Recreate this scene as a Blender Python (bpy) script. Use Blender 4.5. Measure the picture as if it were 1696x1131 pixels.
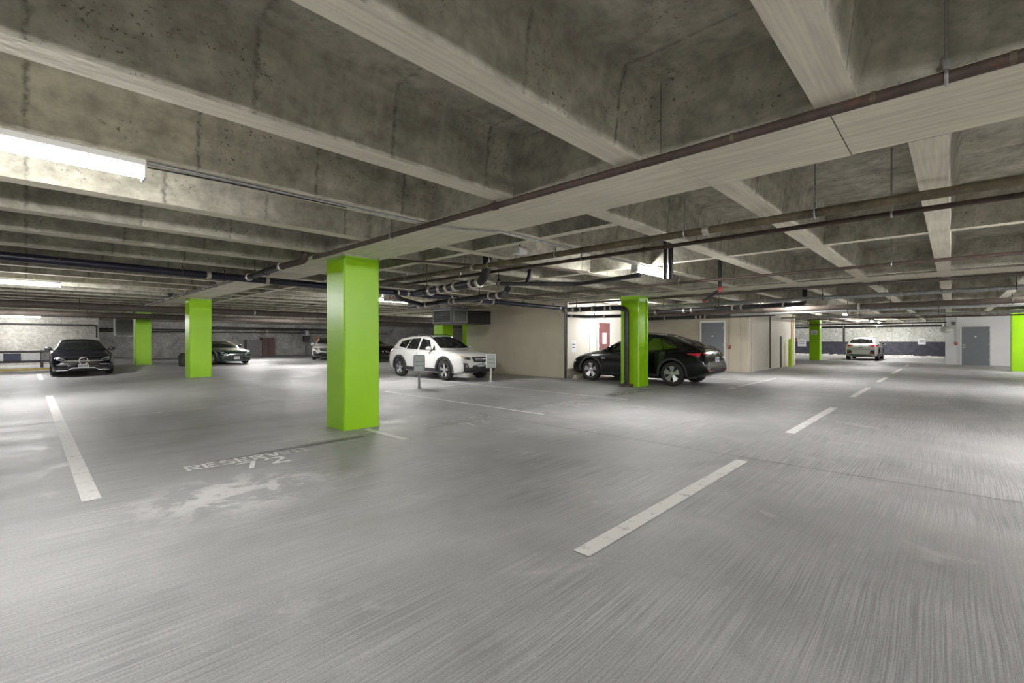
import bpy, bmesh, math, random
from mathutils import Vector, Matrix
from mathutils.bvhtree import BVHTree
import numpy as np

for _o in list(bpy.data.objects):
    bpy.data.objects.remove(_o, do_unlink=True)
SC = bpy.context.scene
COL = SC.collection
PI = math.pi
random.seed(7)

# ---------------------------------------------------------------- camera, world, exposure
cam_d = bpy.data.cameras.new('camera')
cam = bpy.data.objects.new('camera', cam_d)
COL.objects.link(cam)
cam_d.sensor_width = 36.0
cam_d.lens = 766.0 / 1696.0 * 36.0
cam_d.shift_y = -3.5 / 1696.0
cam_d.clip_start = 0.05
cam.location = (0, 0, 1.40)
cam.rotation_euler = (math.radians(90), 0, math.radians(43.58 - 90))
SC.camera = cam

world = bpy.data.worlds.new('world')
SC.world = world
world.use_nodes = True
world.node_tree.nodes['Background'].inputs[0].default_value = (0.6, 0.62, 0.65, 1)
world.node_tree.nodes['Background'].inputs[1].default_value = 0.02

SC.view_settings.view_transform = 'Standard'
SC.view_settings.look = 'None'
SC.view_settings.gamma = 1.0
SC.view_settings.use_curve_mapping = False
SC.view_settings.exposure = 3.2
SC.cycles.use_denoising = True
SC.cycles.use_adaptive_sampling = True
SC.cycles.adaptive_threshold = 0.07
SC.cycles.caustics_reflective = False
SC.cycles.caustics_refractive = False
SC.cycles.max_bounces = 6
SC.cycles.diffuse_bounces = 5
SC.cycles.glossy_bounces = 3
SC.cycles.sample_clamp_indirect = 6.0
TUBE = 26.0           # strength of the fluorescent tubes


# ---------------------------------------------------------------- helpers
def link(o, parent=None):
    COL.objects.link(o)
    if parent is not None:
        o.parent = parent
    return o


def tag(o, label=None, cat=None, group=None, kind=None):
    if label: o['label'] = label
    if cat: o['category'] = cat
    if group: o['group'] = group
    if kind: o['kind'] = kind
    return o


def empty(name, loc=(0, 0, 0), rz=0.0):
    o = bpy.data.objects.new(name, None)
    o.empty_display_size = 0.2
    link(o)
    o.location = loc
    o.rotation_euler = (0, 0, rz)
    return o


class MB:
    """collects shapes, build() links them as one mesh object"""
    def __init__(s):
        s.v = []; s.f = []

    def add(s, vs, fs):
        n = len(s.v)
        s.v += [tuple(p) for p in vs]
        s.f += [tuple(i + n for i in f) for f in fs]
        return s

    def box(s, x0, x1, y0, y1, z0, z1):
        return s.add([(x0, y0, z0), (x1, y0, z0), (x1, y1, z0), (x0, y1, z0), (x0, y0, z1), (x1, y0, z1), (x1, y1, z1), (x0, y1, z1)],
                     [(0, 3, 2, 1), (4, 5, 6, 7), (0, 1, 5, 4), (1, 2, 6, 5), (2, 3, 7, 6), (3, 0, 4, 7)])

    def cbox(s, x0, x1, y0, y1, z0, z1, c=0.012):
        """box with all edges chamfered"""
        xs = (x0, x0 + c, x1 - c, x1); ys = (y0, y0 + c, y1 - c, y1); zs = (z0, z0 + c, z1 - c, z1)
        pts = set()
        for a in (1, 2):
            for b in (1, 2):
                for e in (0, 3):
                    pts.add((xs[e], ys[a], zs[b])); pts.add((xs[a], ys[e], zs[b])); pts.add((xs[a], ys[b], zs[e]))
        bm = bmesh.new()
        vv = [bm.verts.new(p) for p in pts]
        bmesh.ops.convex_hull(bm, input=vv)
        bmesh.ops.dissolve_limit(bm, angle_limit=0.02, verts=bm.verts, edges=bm.edges)
        bm.verts.index_update()
        s.add([v.co[:] for v in bm.verts], [[v.index for v in f.verts] for f in bm.faces])
        bm.free()
        return s

    def prism(s, poly, z0, z1):
        n = len(poly)
        return s.add([(x, y, z0) for x, y in poly] + [(x, y, z1) for x, y in poly],
                     [tuple(range(n - 1, -1, -1)), tuple(range(n, 2 * n))] + [(i, (i + 1) % n, n + (i + 1) % n, n + i) for i in range(n)])

    def tube(s, pts, r, n=10, caps=True):
        pts = [Vector(p) for p in pts]
        m = len(pts)
        rs = r if isinstance(r, (list, tuple)) else [r] * m
        vs = []
        up = None
        for i, p in enumerate(pts):
            t = (pts[min(i + 1, m - 1)] - pts[max(i - 1, 0)]).normalized()
            if up is None:
                up = Vector((0, 0, 1)) if abs(t.z) < 0.9 else Vector((1, 0, 0))
            a = t.cross(up).normalized(); b = a.cross(t).normalized(); up = b
            for k in range(n):
                an = 2 * PI * k / n
                vs.append(p + a * rs[i] * math.cos(an) + b * rs[i] * math.sin(an))
        fs = []
        for i in range(m - 1):
            for k in range(n):
                fs.append((i * n + k, i * n + (k + 1) % n, (i + 1) * n + (k + 1) % n, (i + 1) * n + k))
        if caps:
            fs.append(tuple(range(n - 1, -1, -1))); fs.append(tuple((m - 1) * n + k for k in range(n)))
        return s.add(vs, fs)

    def lathe(s, prof, axis='z', n=24, c=(0, 0, 0), closed=False):
        """prof: list of (radius, height along the axis)"""
        m = len(prof); vs = []
        for r, h in prof:
            for k in range(n):
                a = 2 * PI * k / n; x, y = r * math.cos(a), r * math.sin(a)
                p = {'z': (x, y, h), 'y': (x, h, -y), 'x': (h, x, y)}[axis]
                vs.append((p[0] + c[0], p[1] + c[1], p[2] + c[2]))
        fs = []
        for i in range(m if closed else m - 1):
            j = (i + 1) % m
            for k in range(n):
                fs.append((i * n + k, i * n + (k + 1) % n, j * n + (k + 1) % n, j * n + k))
        if not closed:
            fs.append(tuple(range(n - 1, -1, -1))); fs.append(tuple((m - 1) * n + k for k in range(n)))
        return s.add(vs, fs)

    def torus(s, c, R, r, axis='y', n=16, k=6):
        return s.lathe([(R + r * math.cos(2 * PI * i / k), r * math.sin(2 * PI * i / k)) for i in range(k)], axis, n, c, True)

    def mesh(s, name):
        me = bpy.data.meshes.new(name)
        me.from_pydata(s.v, [], s.f)
        me.validate()
        bm = bmesh.new(); bm.from_mesh(me)
        bmesh.ops.recalc_face_normals(bm, faces=bm.faces)
        bm.to_mesh(me); bm.free()
        return me

    def build(s, name, mat, parent=None, smooth=False, loc=None):
        me = s.mesh(name)
        if mat is not None: me.materials.append(mat)
        if smooth:
            shade(me)
        o = bpy.data.objects.new(name, me)
        link(o, parent)
        if loc is not None: o.location = loc
        return o


def shade(me, ang=0.7):
    me.polygons.foreach_set('use_smooth', [True] * len(me.polygons))
    bm = bmesh.new(); bm.from_mesh(me)
    for e in bm.edges:
        if len(e.link_faces) == 2 and e.calc_face_angle(0) > ang:
            e.smooth = False
    bm.to_mesh(me); bm.free()


def copy_tree(o, parent=None):
    c = o.copy(); COL.objects.link(c)
    if parent is not None: c.parent = parent
    for ch in list(o.children):
        copy_tree(ch, c)
    return c


# ---------------------------------------------------------------- materials
class NT:
    def __init__(s, name):
        s.m = bpy.data.materials.new(name); s.m.use_nodes = True
        s.t = s.m.node_tree; s.n = s.t.nodes; s.b = s.n['Principled BSDF']
        g = s.n.new('ShaderNodeNewGeometry'); s.pos = g.outputs['Position']; s.nor = g.outputs['Normal']

    def lk(s, a, b): s.t.links.new(a, b)

    def val(s, sock, v):
        if isinstance(v, (int, float)): sock.default_value = v
        elif isinstance(v, tuple): sock.default_value = v if len(v) == len(sock.default_value) else v + (1,)
        else: s.lk(v, sock)

    def scale(s, v, k):
        x = s.n.new('ShaderNodeVectorMath'); x.operation = 'MULTIPLY'; s.lk(v, x.inputs[0]); x.inputs[1].default_value = k
        return x.outputs[0]

    def noise(s, v, sc, det=3, rough=0.5, dist=0.0):
        x = s.n.new('ShaderNodeTexNoise'); s.lk(v, x.inputs['Vector'])
        x.inputs['Scale'].default_value = sc; x.inputs['Detail'].default_value = det; x.inputs['Roughness'].default_value = rough
        x.inputs['Distortion'].default_value = dist
        return x.outputs[0]

    def ramp(s, f, a, b, ca=(0, 0, 0), cb=(1, 1, 1)):
        x = s.n.new('ShaderNodeValToRGB'); s.lk(f, x.inputs[0]); e = x.color_ramp.elements
        e[0].position = a; e[1].position = b; e[0].color = ca + (1,); e[1].color = cb + (1,)
        return x.outputs[0]

    def mix(s, f, a, b, mode='MIX'):
        x = s.n.new('ShaderNodeMix'); x.data_type = 'RGBA'; x.blend_type = mode
        s.val(x.inputs[0], f); s.val(x.inputs[6], a); s.val(x.inputs[7], b)
        return x.outputs[2]

    def math(s, op, a, b=0.0, c=0.0):
        x = s.n.new('ShaderNodeMath'); x.operation = op
        for i, q in enumerate((a, b, c)): s.val(x.inputs[i], q)
        return x.outputs[0]

    def sep(s, v):
        x = s.n.new('ShaderNodeSeparateXYZ'); s.lk(v, x.inputs[0]); return x.outputs

    def bump(s, h, st=0.2, d=0.02):
        x = s.n.new('ShaderNodeBump'); x.inputs['Strength'].default_value = st; x.inputs['Distance'].default_value = d
        s.lk(h, x.inputs['Height']); s.lk(x.outputs[0], s.b.inputs['Normal'])

    def set(s, col=None, rough=None, metal=None, spec=None, coat=None):
        if col is not None: s.val(s.b.inputs['Base Color'], col)
        if rough is not None: s.val(s.b.inputs['Roughness'], rough)
        if metal is not None: s.val(s.b.inputs['Metallic'], metal)
        if spec is not None: s.val(s.b.inputs['Specular IOR Level'], spec)
        if coat is not None:
            s.b.inputs['Coat Weight'].default_value = coat; s.b.inputs['Coat Roughness'].default_value = 0.04
        return s.m


def plain(name, col, rough=0.5, metal=0.0, var=0.12, sc=6.0, coat=None, spec=None):
    t = NT(name)
    n = t.noise(t.pos, sc, 4)
    dk = tuple(c * (1 - var) for c in col); lt = tuple(min(1, c * (1 + var)) for c in col)
    return t.set(t.ramp(n, 0.3, 0.7, dk, lt), rough, metal, spec, coat)


def emit(name, col, st):
    t = NT(name); t.b.inputs['Base Color'].default_value = col + (1,)
    t.b.inputs['Emission Color'].default_value = col + (1,); t.b.inputs['Emission Strength'].default_value = st
    return t.m


def concrete(name, c1, c2, grain, seam=True, drips=True, soffit=None):
    t = NT(name)
    n1 = t.noise(t.pos, 1.1, 6, 0.62, 0.6)
    col = t.ramp(n1, 0.32, 0.68, c1, c2)
    n2 = t.noise(t.pos, 7.0, 4, 0.65)
    col = t.mix(0.55, col, t.ramp(n2, 0.33, 0.68, (0.42, 0.41, 0.39), (1.25, 1.25, 1.22)), 'MULTIPLY')
    g = t.noise(t.scale(t.pos, grain), 1.0, 4, 0.6)
    col = t.mix(0.35, col, t.ramp(g, 0.35, 0.65, (0.72, 0.72, 0.72), (1.15, 1.15, 1.13)), 'MULTIPLY')
    pits = t.ramp(t.noise(t.pos, 34, 3, 0.7), 0.60, 0.67)
    mask = t.ramp(t.noise(t.pos, 2.3, 3), 0.46, 0.60)
    col = t.mix(t.math('MULTIPLY', pits, t.math('MULTIPLY', mask, 0.8)), col, (0.07, 0.068, 0.06))
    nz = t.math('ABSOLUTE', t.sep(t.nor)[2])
    if soffit:      # board-marked undersides paler than the pan sides: floor-bounced light put into the colour
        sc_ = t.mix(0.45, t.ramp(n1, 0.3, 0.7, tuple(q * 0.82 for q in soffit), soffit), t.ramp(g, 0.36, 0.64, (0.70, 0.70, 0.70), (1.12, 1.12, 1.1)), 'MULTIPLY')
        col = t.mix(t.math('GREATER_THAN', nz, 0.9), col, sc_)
    side = t.math('LESS_THAN', nz, 0.5)
    if drips:
        dr = t.ramp(t.noise(t.scale(t.pos, (9, 9, 0.35)), 1.0, 2, 0.5), 0.62, 0.70)
        col = t.mix(t.math('MULTIPLY', dr, t.math('MULTIPLY', side, 0.30)), col, (0.52, 0.50, 0.44))
    h = n2
    if seam:
        wob = t.math('MULTIPLY', t.math('SUBTRACT', t.noise(t.pos, 14, 3), 0.5), 0.06)
        fr = t.math('FRACT', t.math('DIVIDE', t.math('ADD', t.math('ADD', t.sep(t.pos)[0], 92.0 + 0.46), wob), 0.92))
        dist = t.math('ABSOLUTE', t.math('SUBTRACT', fr, 0.5))
        ln = t.ramp(dist, 0.004, 0.026, (1, 1, 1), (0, 0, 0))
        brk = t.ramp(t.noise(t.pos, 16, 4, 0.8), 0.34, 0.60)
        k = t.math('MULTIPLY', t.math('MULTIPLY', ln, brk), t.math('MULTIPLY', side, 0.75) if drips else 0.6)
        col = t.mix(k, col, (0.10, 0.10, 0.09))
    t.bump(h, 0.35, 0.03)
    return t.set(col, 0.9, 0, 0.25)


M = {}
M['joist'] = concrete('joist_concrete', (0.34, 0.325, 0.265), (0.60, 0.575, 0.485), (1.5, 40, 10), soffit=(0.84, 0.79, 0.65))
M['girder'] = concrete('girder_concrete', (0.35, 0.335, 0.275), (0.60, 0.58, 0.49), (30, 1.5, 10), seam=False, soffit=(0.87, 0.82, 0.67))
M['slab'] = concrete('slab_concrete', (0.34, 0.325, 0.27), (0.58, 0.555, 0.47), (3, 3, 3), seam=True, drips=False)
M['wall_conc'] = concrete('wall_concrete', (0.60, 0.61, 0.57), (0.80, 0.81, 0.77), (6, 6, 1.2), seam=False)
M['wall_mid'] = concrete('pale_left_wall_concrete', (0.42, 0.41, 0.38), (0.60, 0.59, 0.55), (1.2, 1.2, 9), seam=False)
M['wall_dim'] = concrete('old_wall_concrete', (0.40, 0.39, 0.37), (0.70, 0.70, 0.67), (1.5, 1.5, 8), seam=False)


def floor_mat():
    t = NT('brushed_concrete_floor')
    p = t.pos
    big = t.noise(p, 0.32, 6, 0.6, 0.8)
    col = t.ramp(big, 0.3, 0.7, (0.325, 0.323, 0.326), (0.47, 0.467, 0.472))
    med = t.noise(p, 1.7, 5, 0.65, 0.4)
    col = t.mix(0.6, col, t.ramp(med, 0.28, 0.74, (0.74, 0.73, 0.71), (1.2, 1.2, 1.2)), 'MULTIPLY')
    warp = t.n.new('ShaderNodeVectorMath'); warp.operation = 'MULTIPLY_ADD'
    nz = t.n.new('ShaderNodeTexNoise'); t.lk(p, nz.inputs['Vector']); nz.inputs['Scale'].default_value = 0.5
    t.lk(nz.outputs[1], warp.inputs[0]); warp.inputs[1].default_value = (0.0, 0.10, 0); t.lk(p, warp.inputs[2])
    wp = warp.outputs[0]
    br = t.noise(t.scale(wp, (1.1, 85, 1)), 1.0, 4, 0.72)
    patch = t.ramp(t.noise(p, 0.55, 3), 0.40, 0.60, (0.25, 0.25, 0.25), (1, 1, 1))
    brc = t.ramp(br, 0.40, 0.60, (0.55, 0.55, 0.55), (1.28, 1.28, 1.28))
    col = t.mix(t.math('MULTIPLY', patch, 0.60), col, brc, 'MULTIPLY')
    fine = t.noise(p, 85, 3, 0.75)
    col = t.mix(0.55, col, t.ramp(fine, 0.3, 0.7, (0.6, 0.6, 0.6), (1.3, 1.3, 1.3)), 'MULTIPLY')
    # rubbed pale patches near the first stall, tyre tracks along the aisle and stalls
    pale = t.ramp(t.noise(p, 1.35, 6, 0.72, 0.5), 0.60, 0.72)
    col = t.mix(t.math('MULTIPLY', pale, 0.42), col, (0.66, 0.65, 0.63))
    dx = t.math('SUBTRACT', t.sep(p)[0], 1.35); dy = t.math('SUBTRACT', t.sep(p)[1], 4.75)
    rad = t.math('SQRT', t.math('ADD', t.math('MULTIPLY', dx, dx), t.math('MULTIPLY', t.math('MULTIPLY', dy, dy), 1.6)))
    worn = t.math('MULTIPLY', t.ramp(rad, 0.35, 1.15, (1, 1, 1), (0, 0, 0)), t.ramp(t.noise(p, 2.6, 6, 0.75, 0.4), 0.47, 0.56))
    col = t.mix(t.math('MULTIPLY', worn, 0.6), col, (0.78, 0.77, 0.75))
    trk = t.ramp(t.noise(t.scale(p, (0.10, 0.9, 1)), 1.0, 4, 0.55), 0.56, 0.72)
    col = t.mix(t.math('MULTIPLY', trk, 0.38), col, (0.17, 0.165, 0.16))
    trk2 = t.ramp(t.noise(t.scale(p, (0.8, 0.12, 1)), 1.0, 4, 0.55), 0.60, 0.74)
    col = t.mix(t.math('MULTIPLY', trk2, 0.30), col, (0.16, 0.155, 0.15))
    rust = t.ramp(t.noise(p, 0.9, 5, 0.7), 0.66, 0.78)
    col = t.mix(t.math('MULTIPLY', rust, 0.25), col, (0.33, 0.22, 0.12))
    rg = t.ramp(med, 0.3, 0.7, (0.46, 0.46, 0.46), (0.66, 0.66, 0.66))
    t.bump(br, 0.22, 0.012)
    return t.set(col, rg, 0, 0.5)


M['floor'] = floor_mat()


def worn_paint(name, col, lo=0.40, hi=0.50, under=(0.34, 0.335, 0.325), sc=9.0):
    t = NT(name)
    n = t.noise(t.scale(t.pos, (1, 1, 1)), sc, 7, 0.75)
    k = t.ramp(n, lo, hi)
    return t.set(t.mix(k, under, col), 0.6, 0, 0.3)


M['line'] = worn_paint('worn_white_paint', (0.78, 0.77, 0.74), 0.30, 0.46)
M['stencil'] = worn_paint('stencil_white_paint', (0.84, 0.83, 0.81), 0.14, 0.34)
M['stencil_faint'] = worn_paint('faded_stencil_paint', (0.66, 0.65, 0.63), 0.34, 0.56)
M['blackout'] = worn_paint('blackout_paint', (0.14, 0.14, 0.14), 0.30, 0.62)
M['joint'] = plain('joint_sealant', (0.16, 0.155, 0.15), 0.8)
M['yellow_faint'] = worn_paint('faded_yellow_paint', (0.55, 0.48, 0.26), 0.42, 0.6)


def green_paint():
    t = NT('lime_green_paint')
    n = t.noise(t.pos, 1.2, 4)
    col = t.ramp(n, 0.3, 0.7, (0.31, 0.64, 0.004), (0.36, 0.70, 0.006))
    r = t.noise(t.pos, 18, 3)
    t.bump(r, 0.12, 0.01)
    sp = t.ramp(t.noise(t.pos, 22, 2, 0.6), 0.76, 0.79)
    col = t.mix(t.math('MULTIPLY', sp, 0.5), col, (0.08, 0.15, 0.01))
    return t.set(col, 0.34, 0, 0.5)


M['green'] = green_paint()
M['scuff'] = plain('bare_concrete_edge', (0.42, 0.41, 0.38), 0.9)
M['beige'] = plain('beige_wall_paint', (0.56, 0.51, 0.40), 0.6, var=0.05, sc=1.5)
M['cream'] = plain('lit_beige_paint', (0.68, 0.64, 0.56), 0.6, var=0.04, sc=1.5)  # beige made paler for the cores' lit faces, lamp light put into the colour
M['white_wall'] = plain('white_wall_paint', (0.80, 0.80, 0.82), 0.5, var=0.03, sc=1.5)
M['dado'] = plain('charcoal_dado_paint', (0.055, 0.055, 0.075), 0.6, var=0.3, sc=3)
M['kerb_white'] = plain('rough_white_kerb', (0.72, 0.71, 0.68), 0.9, var=0.25, sc=5)
M['kerb_yellow'] = plain('yellow_kerb_paint', (0.62, 0.50, 0.16), 0.7, var=0.2, sc=3)
M['door_grey'] = plain('grey_door_paint', (0.20, 0.215, 0.24), 0.4, var=0.04)
M['door_maroon'] = plain('maroon_door_paint', (0.20, 0.075, 0.075), 0.4, var=0.06)
M['frame_white'] = plain('white_trim_paint', (0.80, 0.79, 0.77), 0.4, var=0.03)
M['wood'] = plain('varnished_wood', (0.55, 0.36, 0.15), 0.5, var=0.15)
M['steel'] = plain('galvanised_steel', (0.45, 0.46, 0.46), 0.38, 0.75, var=0.2, sc=14)
M['chrome'] = plain('chrome', (0.80, 0.80, 0.81), 0.22, 0.7, var=0.02)
M['dark_steel'] = plain('dark_steel', (0.06, 0.058, 0.055), 0.5, 0.3, var=0.3, sc=10)
M['black_pipe'] = plain('black_iron_pipe', (0.030, 0.029, 0.033), 0.38, 0.2, var=0.3, sc=8)
M['navy_pipe'] = plain('blue_black_pipe', (0.022, 0.022, 0.042), 0.36, 0.1, var=0.25, sc=6)
M['coupling'] = plain('pale_coupling', (0.55, 0.52, 0.46), 0.4, 0.5, var=0.2, sc=20)


def rust_mat(name, a, b, c):
    t = NT(name)
    n = t.noise(t.pos, 3.5, 7, 0.7)
    col = t.ramp(n, 0.35, 0.62, a, b)
    k = t.ramp(t.noise(t.pos, 9, 5, 0.7), 0.58, 0.68)
    col = t.mix(t.math('MULTIPLY', k, 0.7), col, c)
    t.bump(n, 0.15, 0.01)
    return t.set(col, 0.6, 0.15, 0.4)


M['rust'] = rust_mat('rusty_brown_pipe', (0.060, 0.043, 0.036), (0.115, 0.084, 0.070), (0.18, 0.085, 0.04))
M['rust_ochre'] = rust_mat('ochre_stained_pipe', (0.075, 0.066, 0.05), (0.20, 0.165, 0.10), (0.26, 0.16, 0.06))
M['brown_pipe'] = rust_mat('brown_painted_pipe', (0.10, 0.08, 0.068), (0.15, 0.125, 0.11), (0.19, 0.14, 0.11))
M['housing'] = plain('white_fixture_enamel', (0.75, 0.75, 0.74), 0.4, var=0.03)
M['duct'] = plain('grey_duct_sheet', (0.16, 0.165, 0.17), 0.45, 0.3, var=0.1)
M['duct_dark'] = plain('dark_duct_interior', (0.035, 0.036, 0.038), 0.6, var=0.2)
M['red'] = plain('red_enamel', (0.36, 0.04, 0.035), 0.35, var=0.1)
M['orange'] = plain('orange_plastic', (0.70, 0.28, 0.06), 0.5, var=0.1)
M['paper'] = plain('white_paper', (0.80, 0.81, 0.83), 0.6, var=0.02)
M['ink'] = plain('dark_ink', (0.05, 0.055, 0.06), 0.6, var=0.05)
M['ink_green'] = plain('green_ink', (0.06, 0.16, 0.12), 0.6, var=0.05)
M['sign_face'] = plain('pale_sign_face', (0.52, 0.57, 0.54), 0.4, var=0.04)
M['sign_grey'] = plain('grey_sign_casing', (0.17, 0.18, 0.185), 0.5, var=0.05)
M['post_white'] = plain('white_post_paint', (0.70, 0.69, 0.64), 0.5, var=0.08)
M['bollard'] = plain('fluorescent_yellow_green', (0.52, 0.80, 0.02), 0.4, var=0.05)
M['yellow'] = plain('yellow_board', (0.72, 0.62, 0.05), 0.5, var=0.1)
M['navy'] = plain('navy_board', (0.05, 0.06, 0.12), 0.5, var=0.2)
M['concrete_stop'] = plain('cast_concrete', (0.45, 0.43, 0.38), 0.9, var=0.15)
M['brown_box'] = plain('brown_cabinet', (0.16, 0.10, 0.09), 0.5, var=0.15)
M['grey_box'] = plain('grey_cabinet', (0.22, 0.22, 0.22), 0.5, var=0.15)
_tubes = {}


def tube_mat(k):
    if k not in _tubes: _tubes[k] = emit('lit_fluorescent_tube', (1.0, 0.985, 0.975), TUBE * k)
    return _tubes[k]


M['globe'] = plain('frosted_globe', (0.72, 0.72, 0.70), 0.25, var=0.1)
# cars
M['car_white'] = plain('white_car_paint', (0.80, 0.80, 0.78), 0.25, var=0.01, coat=1.0)
M['car_black'] = plain('black_car_paint', (0.005, 0.005, 0.006), 0.16, var=0.02, coat=0.5, spec=0.25)
M['car_ink'] = plain('blue_black_car_paint', (0.006, 0.006, 0.014), 0.16, var=0.02, coat=0.6, spec=0.25)
M['car_green'] = plain('dark_green_car_paint', (0.004, 0.030, 0.026), 0.22, var=0.05, coat=1.0)
M['glass'] = plain('tinted_car_glass', (0.012, 0.014, 0.014), 0.04, var=0.05, coat=1.0)
M['glass_light'] = plain('pale_car_glass', (0.05, 0.065, 0.062), 0.04, var=0.2, sc=3, coat=1.0)
M['cladding'] = plain('black_plastic_cladding', (0.045, 0.046, 0.05), 0.55, var=0.1)
M['rubber'] = plain('tyre_rubber', (0.028, 0.027, 0.027), 0.75, var=0.15)
M['rim'] = plain('machined_alloy', (0.62, 0.62, 0.63), 0.28, 0.85, var=0.03)
M['rim_dark'] = plain('dark_alloy', (0.03, 0.03, 0.033), 0.35, 0.5, var=0.05)
M['lamp_clear'] = plain('clear_headlamp', (0.52, 0.54, 0.56), 0.08, 0.4, var=0.25, sc=14, coat=1.0)
M['lamp_dark'] = plain('dark_lamp_bezel', (0.05, 0.05, 0.055), 0.15, 0.2, var=0.2, coat=1.0)
M['lamp_red'] = plain('red_tail_lamp', (0.50, 0.015, 0.02), 0.12, var=0.15, coat=1.0)
M['lamp_amber'] = plain('amber_lamp', (0.70, 0.33, 0.03), 0.15, var=0.1, coat=1.0)
M['plate'] = plain('number_plate', (0.70, 0.72, 0.74), 0.4, var=0.03)
M['plate_ink'] = plain('number_plate_ink', (0.12, 0.14, 0.22), 0.4, var=0.03)

# ---------------------------------------------------------------- the floor
def sstep(a, b, x):
    t = max(0.0, min(1.0, (x - a) / (b - a))); return t * t * (3 - 2 * t)


def fz(x, y):
    """the slab is crowned along the column line beyond the second stall row"""
    return 0.20 * math.exp(-((x - 3.95) / 1.25) ** 2) * sstep(10.5, 16.8, y)


X0, X1, Y0, Y1 = -9.0, 46.0, -9.5, 43.0
SOF = 2.715        # underside of girders and joists
SLAB = 3.23        # underside of the deck slab


def build_floor():
    nx, ny = 110, 105
    vs, fs = [], []
    for j in range(ny + 1):
        for i in range(nx + 1):
            x = X0 + (X1 - X0) * i / nx; y = Y0 + (Y1 - Y0) * j / ny
            vs.append((x, y, fz(x, y)))
    for j in range(ny):
        for i in range(nx):
            a = j * (nx + 1) + i
            fs.append((a, a + 1, a + nx + 2, a + nx + 1))
    m = MB(); m.add(vs, fs)
    o = m.build('floor', M['floor'], None, True)
    return tag(o, kind='structure')


FLOOR = build_floor()


def strip(name, mat, x0, x1, y0, y1, h=0.004, label=None, lift=0.0):
    """a flat painted rectangle that follows the floor"""
    nx = max(1, int((x1 - x0) / 0.5)); ny = max(1, int((y1 - y0) / 0.5))
    m = MB(); vs = []; fs = []
    for j in range(ny + 1):
        for i in range(nx + 1):
            x = x0 + (x1 - x0) * i / nx; y = y0 + (y1 - y0) * j / ny
            vs.append((x, y, fz(x, y) + h + lift))
    for j in range(ny):
        for i in range(nx):
            a = j * (nx + 1) + i; fs.append((a, a + 1, a + nx + 2, a + nx + 1))
    m.add(vs, fs)
    o = m.build(name, mat, FLOOR)
    if label: o['label'] = label
    return o


for i, (a, b) in enumerate([(2.50, 5.70), (7.85, 11.4), (13.8, 16.8), (19.2, 21.7), (24.2, 28.6), (31.0, 34.0)]):
    strip('lane_dash', M['line'], a, b, 1.69, 1.82)
strip('stall_line', M['line'], 0.33, 0.46, 5.42, 16.2, label='long white stall line on the left')
strip('stall_line', M['line'], 0.30, 0.43, 22.6, 26.8)
strip('stall_line', M['line'], 3.60, 3.71, 5.52, 6.62)
strip('stall_line', M['line'], 6.60, 6.68, 5.50, 11.0)
strip('stall_line', M['line'], 9.58, 9.66, 5.45, 15.5)
strip('stall_line', M['line'], 12.05, 12.12, 9.3, 13.2)
strip('stall_line', M['line'], 13.6, 18.6, 4.55, 4.62)
strip('stall_line', M['line'], 17.2, 17.3, 4.6, 9.4)
strip('stall_line', M['line'], 41.0, 44.5, 3.55, 3.65)
strip('row_line', M['line'], 6.6, 10.75, 10.97, 11.04)
strip('row_line', M['stencil_faint'], -6.0, 6.5, 10.97, 11.03)
strip('floor_joint', M['joint'], 5.86, 5.872, -8.0, 10.0)
strip('floor_joint', M['joint'], 14.4, 14.415, -8.0, 6.0)
strip('floor_joint', M['joint'], 1.5, 3.35, 6.10, 6.125)
strip('blackout_patch', M['blackout'], 1.95, 3.35, 6.13, 6.21)
strip('stall_line', M['stencil_faint'], 2.55, 3.60, 6.30, 6.36)
strip('blackout_patch', M['blackout'], 10.05, 11.95, 6.02, 6.36)
strip('yellow_mark', M['yellow_faint'], 31.2, 32.2, -1.2, 0.4)

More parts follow.
